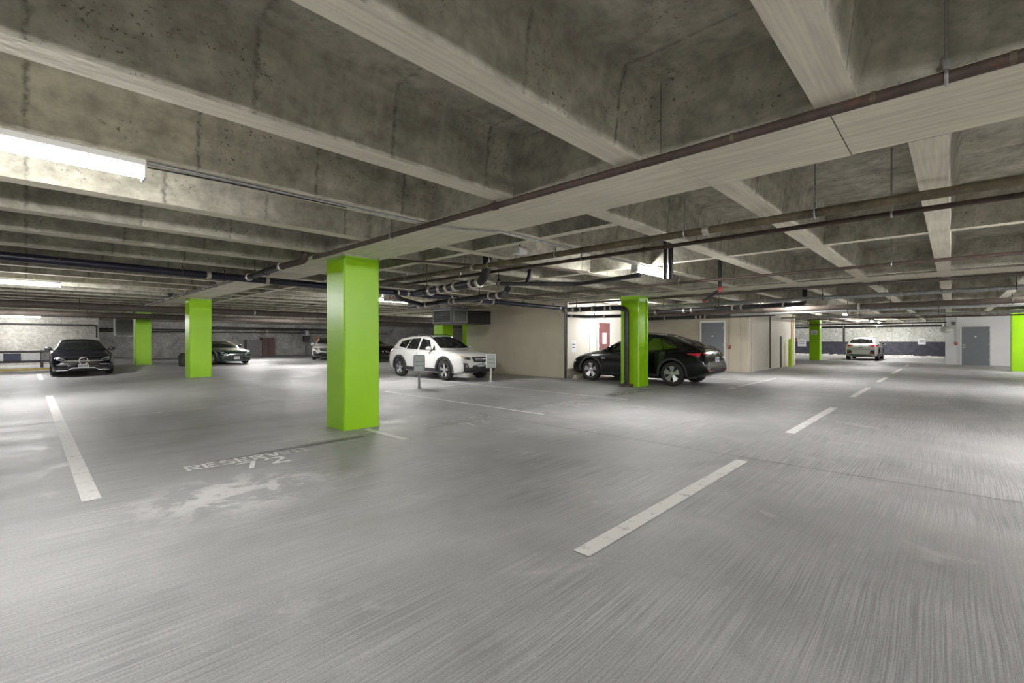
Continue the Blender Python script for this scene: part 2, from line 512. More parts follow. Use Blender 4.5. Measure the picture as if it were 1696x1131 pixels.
# stencilled lettering: strokes on a 5 x 7 cell, with the bridges of a stencil left open
GLY = {
    'R': [[(0, 0), (0, 3.1)], [(0, 3.9), (0, 7)], [(.9, 6.5), (3, 6.5), (3.6, 5.9), (3.6, 4.4), (3, 3.8), (.9, 3.8)], [(1.7, 3.0), (3.7, 0)]],
    'E': [[(0, 0), (0, 7)], [(.9, 6.5), (3.7, 6.5)], [(.9, 3.6), (3.2, 3.6)], [(.9, .5), (3.7, .5)]],
    'S': [[(3.7, 5.6), (3.2, 6.5), (.7, 6.5), (.1, 5.8), (.1, 4.7), (.8, 3.9), (1.5, 3.7)], [(2.2, 3.4), (3.2, 3.1), (3.7, 2.4), (3.7, 1.2), (3.1, .5), (.6, .5), (0, 1.4)]],
    'V': [[(0, 7), (1.7, 0.3)], [(4.0, 7), (2.4, 0.3)]],
    'D': [[(0, 0), (0, 7)], [(.9, 6.5), (2.6, 6.5), (3.6, 5.4), (3.6, 3.9)], [(3.6, 3.1), (3.6, 1.6), (2.6, .5), (.9, .5)]],
    '7': [[(-.2, 6.4), (2.8, 6.4)], [(3.6, 6.9), (2.6, 4.0), (1.3, 0)]],
    '2': [[(0, 5.4), (.7, 6.5), (2.9, 6.5), (3.6, 5.6), (3.4, 4.3), (2.5, 3.3)], [(2.0, 2.7), (.2, .5)], [(.9, .5), (3.8, .5)]],
    '3': [[(0, 5.8), (.8, 6.5), (2.9, 6.5), (3.6, 5.7), (3.4, 4.3), (2.6, 3.8)], [(1.6, 3.6), (2.8, 3.3), (3.7, 2.4), (3.5, 1.2), (2.8, .5), (.8, .5), (0, 1.3)]],
    '4': [[(2.0, 6.9), (0, 2.6), (1.9, 2.3)], [(3.0, 7), (3.0, 0)], [(3.5, 2.3), (4.3, 2.3)]],
    '5': [[(3.6, 6.5), (.9, 6.5)], [(.3, 6.6), (.2, 3.8), (1.2, 4.1)], [(1.9, 4.2), (3.0, 4.0), (3.7, 2.9), (3.6, 1.4), (2.8, .5), (.7, .5), (0, 1.2)]],
}


def glyph(ch, ox, oy, sx, sy, mat, wt=1.25):
    m = MB()
    for st in GLY[ch]:
        n = len(st); L = []; R = []
        for i, (x, y) in enumerate(st):
            a = st[max(i - 1, 0)]; b = st[min(i + 1, n - 1)]
            dx, dy = (b[0] - a[0]), (b[1] - a[1]); q = math.hypot(dx, dy) or 1
            nx, ny = -dy / q * wt / 2, dx / q * wt / 2
            L.append((x + nx, y + ny)); R.append((x - nx, y - ny))
        pts = [(ox + x * sx, oy + y * sy, 0) for x, y in L + R]
        pts = [(x, y, fz(x, y) + 0.006) for x, y, _ in pts]
        m.add(pts, [(i, i + 1, n + i + 1, n + i) for i in range(n - 1)])
    return m.build('painted_letter', mat, None)


def stencil(word, num, xw, yw, ww, hw, xn, yn, wn, hn, mat, label, mat2=None):
    root = bpy.data.objects.new('stall_lettering', None); link(root, FLOOR); root['label'] = label
    st = ww / (len(word) * 5.4 - 1.4)
    for i, ch in enumerate(word):
        o = glyph(ch, xw + i * 5.4 * st, yw, st, hw / 7, mat2 if (mat2 and i > 5) else mat); o.parent = root
    st = wn / (len(num) * 5.8 - 1.6)
    for i, ch in enumerate(num):
        o = glyph(ch, xn + i * 5.8 * st, yn, st, hn / 7, mat, 1.0); o.parent = root; o.name = 'painted_number'
    return root


stencil('RESERVED', '72', 1.20, 5.86, 1.25, 0.22, 1.62, 5.50, 0.50, 0.32, M['stencil'], 'RESERVED 72 stencilled in white', M['stencil_faint'])
stencil('RESERVED', '73', 4.50, 6.02, 1.30, 0.24, 4.92, 5.60, 0.52, 0.32, M['stencil_faint'], 'RESERVED 73 stencilled in faded white')
stencil('RESERVED', '74', 7.42, 6.02, 1.30, 0.24, 7.85, 5.60, 0.52, 0.32, M['stencil_faint'], 'RESERVED 74 stencilled in faded white')
stencil('RESERVED', '75', 10.30, 6.08, 1.35, 0.22, 10.75, 5.60, 0.52, 0.32, M['stencil_faint'], 'RESERVED 75 stencilled on a dark patch')

# ---------------------------------------------------------------- the ceiling: slab, girders, joists
m = MB(); m.box(X0 - 0.3, X1 + 0.3, Y0 - 0.3, Y1 + 0.3, SLAB, SLAB + 0.2)
CEIL = tag(m.build('ceiling', M['slab']), kind='structure')
GIRD = [(-6.0, -5.05), (3.11, 4.07), (12.34, 13.26), (21.50, 22.42), (30.70, 31.62), (39.9, 40.8)]
for a, b in GIRD:
    m = MB()
    y = Y0
    k = 0
    cuts = [Y0, -6.5, -2.3, 0.52, 1.50, 6.9, 11.2, 17.0, 22.5, 28.0, 34.0, Y1]
    for c0, c1 in zip(cuts, cuts[1:]):          # pour joints show as hairline steps
        dz = 0.0 if k % 2 else 0.004
        m.box(a, b, c0 + 0.003, c1 - 0.003, SOF + dz, SLAB + 0.05); k += 1
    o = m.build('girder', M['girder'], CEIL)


def joist_mesh(x0, x1, w=0.097, wt=0.155, taper=True):
    """trapezoid section along x, widened towards the girders"""
    st = [(x0, wt + 0.06), (x0 + 0.37, wt), (x1 - 0.37, wt), (x1, wt + 0.06)] if taper else [(x0, wt), (x1, wt)]
    vs = []; fs = []
    for x, q in st:
        vs += [(x, -w, 0), (x, w, 0), (x, w + (q - w) * 0.8, 0.40), (x, q + 0.03, SLAB - SOF + 0.02), (x, -q - 0.03, SLAB - SOF + 0.02), (x, -w - (q - w) * 0.8, 0.40)]
    for i in range(len(st) - 1):
        for k in range(6):
            fs.append((i * 6 + k, i * 6 + (k + 1) % 6, (i + 1) * 6 + (k + 1) % 6, (i + 1) * 6 + k))
    n = (len(st) - 1) * 6
    fs += [(5, 4, 3, 2, 1, 0), tuple(n + k for k in range(6))]
    mb = MB(); mb.add(vs, fs)
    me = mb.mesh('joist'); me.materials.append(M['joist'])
    return me


bays = [(-5.05, 3.11, 0.471, 1.29), (4.07, 12.34, 0.116, 1.285), (13.26, 21.50, 0.116, 1.285), (22.42, 30.70, 0.116, 1.285), (31.62, 39.9, 0.116, 1.285), (40.8, X1, 0.116, 1.285)]
for x0, x1, y0, dy in bays:
    me = joist_mesh(x0, x1)
    k0 = math.ceil((Y0 - y0) / dy)
    y = y0 + k0 * dy
    while y < Y1 - 0.2:
        if y > -4.2 or x0 < 5:
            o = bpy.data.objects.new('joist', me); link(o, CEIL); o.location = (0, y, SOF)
        y += dy


def cross_rib(x, w, ya, yb):
    mb = MB()
    h = SLAB - SOF + 0.02
    p = [(x - w, 0), (x + w, 0), (x + w + 0.045, h), (x - w - 0.045, h)]
    mb.add([(a, ya, SOF + 0.004 + z) for a, z in p] + [(a, yb, SOF + 0.004 + z) for a, z in p],
           [(0, 1, 2, 3), (7, 6, 5, 4)] + [(i, 4 + i, 4 + (i + 1) % 4, (i + 1) % 4) for i in range(4)])
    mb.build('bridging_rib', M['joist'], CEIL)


for x, w, ya, yb in [(7.72, 0.075, Y0, Y1), (4.66, 0.07, 2.66, Y1), (11.95, 0.06, Y0, Y1), (17.2, 0.075, Y0, Y1), (26.5, 0.075, Y0, Y1), (35.5, 0.075, Y0, Y1)]:
    cross_rib(x, w, ya, yb)

# ---------------------------------------------------------------- walls
def wall(name, mat, *boxes):
    mb = MB()
    for b in boxes: mb.box(*b)
    return tag(mb.build(name, mat), kind='structure')


WB = wall('wall_back', M['wall_dim'], (X0, X1, Y1, Y1 + 0.3, -0.1, SLAB))
wall('wall_behind', M['wall_conc'], (X0, X1, Y0 - 0.3, Y0, -0.1, SLAB))
wall('wall_left', M['wall_conc'], (X0 - 0.3, X0, Y0, Y1, -0.1, SLAB))
WL = wall('wall_left_return', M['wall_mid'], (X0, 3.0, 37.0, Y1, -0.1, SLAB))
WR = wall('wall_right', M['wall_conc'], (X1, X1 + 0.3, Y0, Y1, -0.1, SLAB))
mb = MB(); mb.box(X1 - 0.012, X1 + 0.01, 0.2, 20.0, 0.16, 1.22)
mb.build('dado', M['dado'], WR)
mb = MB()
rr = random.Random(3)
yy = 0.4
pts = []
while yy < 16:
    h = 0.13 + 0.08 * rr.random(); w = 0.25 + 0.2 * rr.random()
    mb.add([(X1 - 0.22, yy, 0), (X1, yy, 0), (X1, yy + w, 0), (X1 - 0.22, yy + w, 0), (X1 - 0.06, yy, h), (X1, yy, h + 0.02), (X1, yy + w, h), (X1 - 0.08, yy + w, h - 0.02)],
           [(0, 3, 2, 1), (4, 5, 6, 7), (0, 1, 5, 4), (1, 2, 6, 5), (2, 3, 7, 6), (3, 0, 4, 7)])
    yy += w
mb.build('kerb', M['kerb_white'], WR)
for y in np.arange(1.2, 14, 1.15):
    mb = MB(); mb.lathe([(0.035, X1 - 0.004), (0.03, X1 + 0.01)], 'x', 8, (0, y, 2.02)); mb.build('tie_hole', M['duct_dark'], WR)
for y in np.arange(0.9, 14, 2.44):
    mb = MB(); mb.box(X1 - 0.006, X1, y, y + 0.02, 1.22, SLAB); mb.build('form_joint', M['scuff'], WR)

# stair and lift cores (painted block walls)
core1 = wall('wall_core_centre', M['beige'], (13.40, 18.2, 10.12, 15.5, -0.05, SLAB))
mb = MB(); mb.box(13.46, 18.2, 10.05, 10.12, 0, SLAB); mb.build('lit_facing', M['cream'], core1)
mb = MB(); mb.box(13.385, 13.46, 10.09, 10.14, 0, 2.62); mb.build('dark_corner_strip', M['dark_steel'], core1)  # narrow dark strip down the front corner of the core
mb = MB(); mb.box(14.86, 14.90, 10.035, 10.06, 0, SLAB); mb.build('wall_joint', M['frame_white'], core1)
core2 = wall('wall_core_right', M['beige'], (21.10, 28.7, 6.30, 14.0, -0.05, SLAB))
mb = MB(); mb.box(21.2, 28.55, 6.26, 6.30, 0, 2.55); mb.build('lit_facing', M['cream'], core2)
for y in (6.55, 7.02):
    mb = MB(); mb.box(21.085, 21.10, y, y + 0.02, 0.02, 2.5); mb.build('panel_joint', M['concrete_stop'], core2)
mb = MB(); mb.box(21.09, 28.7, 6.24, 6.32, 2.55, 2.62); mb.build('wall_cap', M['beige'], core2)
mb = MB(); mb.box(28.70, 29.0, 6.22, 6.55, 0, 2.7); mb.build('end_pilaster', M['cream'], core2)
mb = MB(); mb.box(28.25, 28.55, 6.235, 6.27, 0, 2.62); mb.build('door_edge', M['wood'], core2)
mb = MB(); mb.box(26.1, 26.25, 6.20, 6.27, 0, 1.55); mb.build('corner_guard', M['sign_grey'], core2)
room = wall('wall_room_right', M['white_wall'], (35.5, 39.8, -7.0, 0.28, -0.05, SLAB))


def door(name, side, u, base, w, h, mat, frame_mat, knob_left, dot=True, fr=0.07):
    """a hinged door in a wall facing -x (side 'x': plane at u, centred on y=base) or -y (side 'y': plane at u, centred on x=base)"""
    def bx(mb, a0, a1, d0, d1, z0, z1):
        if side == 'x': mb.cbox(u - d1, u - d0, base + a0, base + a1, z0, z1, 0.003)
        else: mb.cbox(base + a0, base + a1, u - d1, u - d0, z0, z1, 0.003)
        return mb
    root = bpy.data.objects.new(name, None); link(root); tag(root, kind='structure')
    bx(MB(), -w / 2, w / 2, 0.002, 0.035, 0.01, h).build('leaf', mat, root)
    mb = MB(); bx(mb, -w / 2 - fr, -w / 2, 0.001, 0.05, 0, h + fr); bx(mb, w / 2, w / 2 + fr, 0.001, 0.05, 0, h + fr); bx(mb, -w / 2, w / 2, 0.001, 0.05, h, h + fr)
    mb.build('frame', frame_mat, root)
    kx = (-w / 2 + 0.09) if knob_left else (w / 2 - 0.09)
    mb = MB(); bx(mb, kx - 0.06, kx + 0.06, 0.035, 0.05, 0.93, 1.13); mb.build('lock_plate', M['steel'], root)
    mb = MB(); bx(mb, kx - 0.05, kx + 0.07, 0.05, 0.09, 1.02, 1.05); mb.build('handle', M['chrome'], root)
    if dot:
        mb = MB(); bx(mb, -0.04, 0.04, 0.035, 0.04, 1.52, 1.57); mb.build('door_tag', M['paper'], root)
    hx = -kx
    for z in (0.25, 1.1, 1.85):
        mb = MB(); bx(mb, hx - 0.015 + (0.07 if hx > 0 else -0.07), hx + 0.015 + (0.07 if hx > 0 else -0.07), 0.035, 0.055, z, z + 0.12); mb.build('hinge', M['steel'], root)
    return root


door('door_1', 'y', 10.05, 15.85, 0.82, 2.05, M['door_maroon'], M['frame_white'], False, False, 0.10)
mb = MB(); mb.box(15.70, 15.98, 10.0, 10.012, 1.22, 1.66); mb.build('notice', M['paper'], bpy.data.objects['door_1'])
door('door_2', 'x', 21.085, 7.72, 0.98, 2.15, M['door_grey'], M['frame_white'], False)
door('door_3', 'x', 35.5, -0.92, 1.08, 2.08, M['door_grey'], M['white_wall'], False)

# low kerb and guard rail at the left
kerb = MB(); kerb.cbox(-8.8, 1.0, 29.3, 29.7, -0.05, 0.14, 0.02)
kerb = tag(kerb.build('trim_1', M['kerb_white']), kind='structure')
mb = MB(); mb.cbox(-1.6, 0.9, 29.27, 29.32, 0.04, 0.13, 0.01); mb.build('yellow_stripe', M['kerb_yellow'], kerb)

# ---------------------------------------------------------------- green columns
def column(x0, y0, label, w=0.61, d=0.61, top=SOF + 0.01, sign=False):
    c = 0.025; z0 = min(fz(x0, y0), fz(x0 + w, y0 + d), fz(x0, y0 + d), fz(x0 + w, y0)) - 0.03
    zb = max(0, fz(x0 + w / 2, y0 + d / 2))
    p = [(c, 0), (w - c, 0), (w, c), (w, d - c), (w - c, d), (c, d), (0, d - c), (0, c)]
    root = empty('column', (x0, y0, zb))
    mb = MB(); mb.prism(p, z0 - zb, top - zb - 0.012); mb.build('shaft', M['green'], root)
    mb = MB(); mb.prism([(x * 1.006 - 0.002, y * 1.006 - 0.002) for x, y in p], top - zb - 0.03, top - zb); mb.build('capping', M['scuff'], root)
    tag(root, label, 'column', 'green columns')
    return root


column(3.35, 6.73, 'nearest and largest lime green concrete column, standing beside the RESERVED 72 stall')
column(3.56, 17.44, 'lime green column second from the front, in front of the dark green car')
column(3.56, 27.9, 'farthest small lime green column to the right of the blue-black coupe')
c4 = column(12.49, 6.71, 'lime green column with a black drain pipe in front of the black hatchback')
column(12.35, 15.9, 'lime green column rising behind the white crossover, under the grey duct')
c6 = column(36.8, 6.45, 'lime green column with a white notice, left of the far white crossover')
column(30.0, -2.50, 'lime green column cut by the right picture edge, beside the white wall')
column(22.2, 25.6, 'lime green column seen as a sliver left of the beige wall')
mb = MB(); mb.box(-0.012, -0.002, 0.14, 0.50, 1.72, 2.02); mb.build('notice', M['paper'], c6)
mb = MB()
for i in range(3): mb.box(-0.016, -0.012, 0.19 + 0.03 * i, 0.45 - 0.03 * i, 1.78 + i * 0.07, 1.80 + i * 0.07)
mb.build('notice_print', M['ink'], c6)
mb = MB(); mb.tube([(0.45, -0.02, 0.05), (0.45, -0.02, 2.6)], 0.018, 8); mb.build('conduit', M['green'], c4, True)
# ---------------------------------------------------------------- fluorescent lights
def tube_light(x, y, z, ln, label, wide=0.14, k=1.0):
    root = empty('ceiling_light', (x, y, z))
    h = ln / 2
    mb = MB(); mb.cbox(-h, h, -wide / 2, wide / 2, 0.055, 0.11, 0.008); mb.build('housing', M['housing'], root)
    n = 7; vs = []; fs = []
    pr = [(wide * 0.48 * math.cos(PI + PI * k / (n - 1)), 0.056 + 0.075 * math.sin(PI + PI * k / (n - 1))) for k in range(n)]
    for xx in (-h + 0.015, h - 0.015):
        vs += [(xx, a, b) for a, b in pr]
    fs = [(k, k + 1, n + k + 1, n + k) for k in range(n - 1)] + [(n - 1, 0, n, 2 * n - 1), tuple(range(n)), tuple(range(2 * n - 1, n - 1, -1))]
    mb = MB(); mb.add(vs, fs); mb.build('diffuser', tube_mat(k), root, True)
    for s in (-1, 1):
        mb = MB(); mb.cbox(min(s * h, s * (h - 0.02)), max(s * h, s * (h - 0.02)), -wide * 0.5, wide * 0.5, -0.028, 0.06, 0.004); mb.build('end_cap', M['housing'], root)
    tag(root, label, 'light', 'fluorescent ceiling lights')
    return root


LZ = SOF - 0.11
tube_light(-0.02, 4.33, LZ, 1.26, 'large lit fluorescent batten under a joist at the left edge of the picture', k=0.55)
tube_light(-0.08, 14.66, LZ, 1.26, 'lit fluorescent batten at the left edge, second below the largest one')
tube_light(-0.2, 24.98, LZ, 1.26, 'thin lit fluorescent batten half hidden by brown pipes at the left')
tube_light(-0.3, 35.2, LZ - 0.04, 1.7, 'lit fluorescent batten close to the pale left wall above the guard rail', k=0.6)
tube_light(7.95, 4.02, LZ, 1.26, 'lit fluorescent batten crossed by upright black pipes above the aisle', k=0.7)
tube_light(18.5, 4.0, LZ, 1.26, 'lit fluorescent batten above the end of the black hatchback')
tube_light(28.5, 3.98, LZ, 1.26, 'small distant lit batten above the far column with a notice')
tube_light(39.3, 3.98, LZ, 1.26, 'farthest lit batten above the parked far white crossover')
tube_light(10.0, 24.4, LZ, 1.26, 'distant lit batten just left of the nearest green column', k=1.4)
tube_light(8.0, 12.95, LZ, 1.26, 'lit batten behind pipes just right of the nearest green column')
tube_light(15.2, 8.3, LZ, 1.26, 'lit batten hidden behind the column at the black hatchback')
tube_light(17.0, 20.0, LZ, 1.26, 'distant lit batten over the bay behind the white crossover')
tube_light(10.5, 33.5, LZ, 1.26, 'far lit batten near the back concrete wall', k=1.8)
tube_light(22.5, 33.0, LZ, 1.26, 'far lit batten in the gap between the two beige cores')
for x, y, lab in ((-1.0, -2.11, 'added fill batten over the near aisle, just behind the viewpoint'), (7.9, -2.45, 'added fill batten over the near right stalls outside the picture'),
                  (18.5, -2.45, 'added fill batten over the middle right stalls outside the picture'), (28.3, -3.74, 'added fill batten outside the picture near the right edge column'),
                  (-3.6, -7.27, 'added fill batten over the rear stalls behind the viewpoint'), (8.0, -7.6, 'added fill batten near the rear wall behind the viewpoint'),
                  (42.0, 11.7, 'added fill batten over the far bay behind the right beige core'), (43.5, 3.97, 'lit batten close to the far dado wall above the white crossover'), (33.0, -6.3, 'added fill batten behind the column at the right edge')):
    tube_light(x, y, LZ, 1.26, lab, k=1.35)  # stronger battens, most of them unseen and added to raise the overall brightness

# ---------------------------------------------------------------- pipes
def bend(pts, r=0.12, k=4):
    """round the corners of a polyline"""
    P = [Vector(p) for p in pts]; out = [P[0]]
    for a, b, c in zip(P, P[1:], P[2:]):
        u = (a - b); v = (c - b); q = min(r, u.length * 0.45, v.length * 0.45)
        s = b + u.normalized() * q; e = b + v.normalized() * q
        for i in range(k + 1):
            t = i / k; out.append(s * (1 - t) ** 2 + b * 2 * t * (1 - t) + e * t * t)
    out.append(P[-1])
    return out


def hanger(parent, p, r, ztop, axis, mat=None):
    mb = MB()
    mb.tube([(p[0], p[1], p[2] + r * 1.2), (p[0], p[1], ztop)], 0.007, 6)
    mb.torus((p[0], p[1], p[2]), r * 1.18, 0.008, axis, 14, 5)
    mb.box(p[0] - 0.012, p[0] + 0.012, p[1] - 0.012, p[1] + 0.012, p[2] + r * 1.1, p[2] + r * 1.1 + 0.05)
    return mb.build('hanger', mat or M['dark_steel'], parent, True)


def coupling(parent, p, r, axis, mat=None, ln=0.07, k=1.28):
    mb = MB(); h = ln / 2
    mb.lathe([(r * 1.02, -h), (r * k, -h * 0.8), (r * k, h * 0.8), (r * 1.02, h)], axis, 12, p)
    return mb.build('coupling', mat or M['coupling'], parent, True)


def pipe(name, label, pts, r, mat, hang=(), coup=(), ztop=SLAB, cat='pipe', cmat=None, group=None, rb=0.14, hmat=None):
    """hang / coup: distances along the first-to-last axis, given as coordinates of the run axis"""
    mb = MB(); mb.tube(bend(pts, rb), r, 12)
    o = mb.build(name, mat, None, True)
    tag(o, label, cat, group)
    a, b = Vector(pts[0]), Vector(pts[1])
    run = 0 if abs(b.x - a.x) > abs(b.y - a.y) else 1
    ax = 'xy'[run]
    def at(t):
        for p, q in zip(pts, pts[1:]):
            lo, hi = sorted((p[run], q[run]))
            if lo - 1e-6 <= t <= hi + 1e-6 and hi - lo > 1e-4:
                f = (t - p[run]) / (q[run] - p[run]); return tuple(p[i] + (q[i] - p[i]) * f for i in range(3))
        return pts[0]
    for t in hang: hanger(o, at(t), r, ztop, ax, hmat)
    for t in coup: coupling(o, at(t), r, ax, cmat)
    return o


G = 'ceiling pipes'
P1 = pipe('sprinkler_pipe', 'rusty brown sprinkler pipe along the edge of the nearest wide girder', [(3.07, -5.0, 2.67), (3.075, 7.16, 2.665)], 0.030, M['rust'],
          hang=(0.02, 4.95), coup=(3.15, -1.4), cmat=M['rust'], group=G, hmat=M['steel'])
for y in (-0.45, -0.2, 0.3, 1.0):
    mb = MB(); mb.lathe([(0.0312, -0.012), (0.0318, 0), (0.0312, 0.012)], 'y', 12, (3.07, y, 2.67)); mb.build('pipe_band', M['rust_ochre'], P1, True)
mb = MB(); mb.lathe([(0.012, 0), (0.012, 0.06), (0.03, 0.065), (0.03, 0.08)], 'z', 8, (3.072, 3.15, 2.69)); mb.build('sprinkler_head', M['rust'], P1, True)
o = pipe('drain_pipe', 'rusty drop pipe with an elbow turning black beside the nearest green column', [(2.88, 7.9, 2.59), (2.87, 9.58, 2.56)], 0.055, M['black_pipe'], hang=(8.6, 9.2), coup=(7.95, 9.5), group=G)
mb = MB(); mb.tube(bend([(2.97, 7.22, SLAB - 0.01), (2.97, 7.22, 2.62), (2.88, 7.92, 2.59)], 0.10), 0.050, 12); mb.build('rusty_elbow', M['rust'], o, True)
pipe('sprinkler_pipe', 'thin brown sprinkler pipe along the girder line beyond the nearest column', [(3.05, 9.9, 2.66), (3.05, 36.5, 2.66)], 0.032, M['brown_pipe'], hang=(12.5, 15.2, 20.0, 24.0), coup=(13.4, 17.9, 23.0), cmat=M['coupling'], group=G)
pipe('drain_pipe', 'long blue-black drain pipe crossing behind the nearest green column', [(-7.5, 9.72, 2.64), (13.38, 10.0, 2.50)], 0.066, M['navy_pipe'], hang=(-0.8, 0.35, 1.9, 2.55, 5.2, 7.3, 11.0, 12.6), coup=(2.3, 3.3, 6.3, 6.6, 8.0, 8.3, 9.1, 9.6, 12.9, 13.2), group=G)
pipe('drain_pipe', 'upright dark drop pipe above the second green column', [(2.92, 16.55, SLAB - 0.01), (2.92, 16.55, 2.74), (2.96, 16.9, 2.73)], 0.075, M['navy_pipe'], group=G)
pipe('large_pipe', 'large brown pipe crossing the left bays, nearer of the two', [(-8.5, 20.6, 2.49), (30.0, 20.6, 2.46)], 0.115, M['brown_pipe'], hang=(-3, 1.2, 5.5, 9.0, 13.0), coup=(6.4,), cmat=M['steel'], group=G)
pipe('large_pipe', 'large brown pipe crossing the left bays, farther of the two', [(-8.5, 27.0, 2.47), (30.0, 27.0, 2.42)], 0.125, M['brown_pipe'], hang=(-3, 1.8, 5.5, 11.0), group=G)
pipe('wall_pipe', 'thin dark pipe along the pale left wall', [(-8.5, 36.85, 2.28), (2.9, 36.85, 2.24), (2.9, 36.85, 1.5)], 0.04, M['dark_steel'], hang=(-1.0, 1.4), group=G)
pipe('wall_pipe', 'dark pipe stepping along the back concrete wall', [(3.2, 41.0, 2.10), (8.5, 41.0, 2.10), (9.6, 41.0, 2.32), (20.0, 41.0, 2.28)], 0.06, M['dark_steel'], hang=(6.0, 12.0, 14.6, 18), group=G)
pipe('wall_pipe', 'lower dark pipe along the back concrete wall', [(3.2, 42.6, 1.98), (26.0, 42.6, 1.98)], 0.04, M['dark_steel'], hang=(9.0, 17.0, 21.5), group=G)
pipe('conduit', 'thin rusty pipe crossing diagonally right of the nearest column', [(4.1, 6.60, 2.692), (7.4, 5.05, 2.692)], 0.018, M['rust'], hang=(6.6,), group=G)
pipe('drain_pipe', 'thick pipe, ochre stained to black, nearest of the pair over the aisle', [(5.17, -5.5, 2.60), (5.25, 9.4, 2.62)], 0.042, M['rust_ochre'], hang=(-4.0, 0.95, 2.22, 4.1, 5.5, 7.9), coup=(1.98, 5.9), group=G, hmat=M['steel'])
pipe('sprinkler_pipe', 'thin rusty pipe below the ochre stained pipe over the aisle', [(5.70, -5.5, 2.60), (5.72, 8.8, 2.60)], 0.026, M['rust'], hang=(-3.0, 0.42, 4.0, 6.8), coup=(3.0,), cmat=M['rust'], group=G, hmat=M['steel'])
pipe('sprinkler_pipe', 'rusty pipe across the middle of the first bay behind the pair', [(9.45, -5.5, 2.60), (9.62, 9.8, 2.60)], 0.026, M['rust'], hang=(0.7, 4.2, 7.2), coup=(3.3, 6.9), cmat=M['rust'], group=G, hmat=M['steel'])
pipe('sprinkler_pipe', 'brown pipe along the edge of the second wide girder', [(13.32, -5.5, 2.67), (13.36, 9.9, 2.67)], 0.034, M['brown_pipe'], hang=(1.2, 4.2, 8.5), coup=(0.2, 3.1), cmat=M['brown_pipe'], group=G)
pipe('drain_pipe', 'pale galvanised pipe just behind the second wide girder', [(14.55, -5.5, 2.52), (14.75, 9.6, 2.50)], 0.055, M['steel'], hang=(-1.0, 2.5, 5.2, 7.0), coup=(0.9, 3.9, 6.6, 7.6), group=G)
pipe('drain_pipe', 'black pipe with pale couplings above the black hatchback', [(16.6, 3.3, SLAB - 0.01), (16.6, 3.3, 2.50), (17.3, 9.6, 2.48)], 0.07, M['black_pipe'], hang=(4.6, 6.1, 7.6), coup=(3.9, 5.2, 5.5, 7.0, 7.3, 8.5), group=G)
pipe('drain_pipe', 'brown pipe across the aisle above the far white crossover side', [(18.7, -6.0, 2.48), (18.7, 9.6, 2.46)], 0.085, M['brown_pipe'], hang=(-1.2, 1.4, 3.0, 5.0), coup=(2.2,), group=G)
pipe('drain_pipe', 'pale pipe hung just below the brown aisle pipe', [(19.4, -6.0, 2.40), (19.4, 6.4, 2.38)], 0.05, M['steel'], hang=(0.3, 2.6), coup=(1.3, 2.0), group=G)
pipe('drain_pipe', 'dark pipe along the top of the beige wall with the grey door', [(20.95, 5.2, 2.42), (20.95, 13.5, 2.40)], 0.075, M['dark_steel'], hang=(7.0, 9.3), coup=(8.0, 8.2, 8.4, 9.9), group=G)
pipe('sprinkler_pipe', 'thin pale pipe across the far aisle bay', [(25.7, -6.0, 2.45), (25.7, 6.1, 2.45)], 0.045, M['steel'], hang=(-2.0, 0.4, 3.0), group=G)
pipe('sprinkler_pipe', 'thin brown pipe across the far aisle bay', [(28.3, -6.0, 2.42), (28.3, 5.5, 2.42)], 0.03, M['rust'], hang=(-2.0, 1.4, 3.4), group=G)
pipe('sprinkler_pipe', 'brown pipe in the farthest bay left of the globe lamp', [(33.5, 0.2, 2.30), (33.5, 12.0, 2.30)], 0.04, M['rust'], hang=(1.0, 3.4, 6.5), group=G)
pipe('drain_pipe', 'dark pipe in front of the far dado wall', [(43.0, 0.5, 2.34), (43.0, 15.0, 2.34)], 0.08, M['dark_steel'], hang=(2.0, 5.0, 8.0), coup=(4.0, 6.0), group=G)
pipe('sprinkler_pipe', 'long thin pipe running down the aisle towards the far wall', [(23.0, 4.45, 2.60), (39.0, 3.2, 2.58)], 0.03, M['brown_pipe'], hang=(26.0, 31.0), group=G)
pipe('conduit', 'rusty pipe running down the aisle beside the far lights', [(19.6, 4.9, 2.62), (43.0, 4.6, 2.45)], 0.03, M['rust'], hang=(24.0, 28.0, 34.0), group=G)

# the cluster of cast iron waste pipes in the middle
pipe('waste_pipe', 'fat cast iron waste pipe with pale bands in the middle cluster', [(5.62, 8.1, 2.36), (5.46, 5.9, 2.40), (5.40, 5.72, 2.62), (5.38, 5.7, SLAB - 0.01)], 0.075, M['black_pipe'], hang=(7.7,), coup=(7.55, 7.2, 6.95, 6.7, 6.2, 6.0), group=G, rb=0.2)
pipe('waste_pipe', 'waste pipe low in the middle cluster under the banded one', [(7.52, 11.2, 2.33), (7.02, 6.9, 2.36), (6.7, 6.5, 2.42)], 0.066, M['black_pipe'], hang=(9.6, 7.8), coup=(10.6, 10.2, 9.0, 8.8, 7.4, 7.1), group=G)
mb = MB(); mb.tube(bend([(6.2, 9.82, 2.56), (6.4, 10.0, 2.42), (7.36, 10.35, 2.33)], 0.2), 0.06, 12); mb.build('branch', M['black_pipe'], bpy.data.objects['waste_pipe.001'], True)
pipe('waste_pipe', 'straight black waste pipe turning towards the aisle light', [(6.1, 6.15, 2.44), (7.13, 5.07, 2.44), (6.86, 3.67, 2.44)], 0.038, M['black_pipe'], hang=(6.35, 6.7, 7.0), coup=(6.5, 6.9), group=G)
mb = MB(); mb.tube(bend([(6.48, 5.78, 2.45), (6.52, 5.74, 2.60), (6.56, 5.72, SLAB - 0.01)], 0.14), 0.045, 12); mb.build('riser', M['black_pipe'], bpy.data.objects['waste_pipe.002'], True)
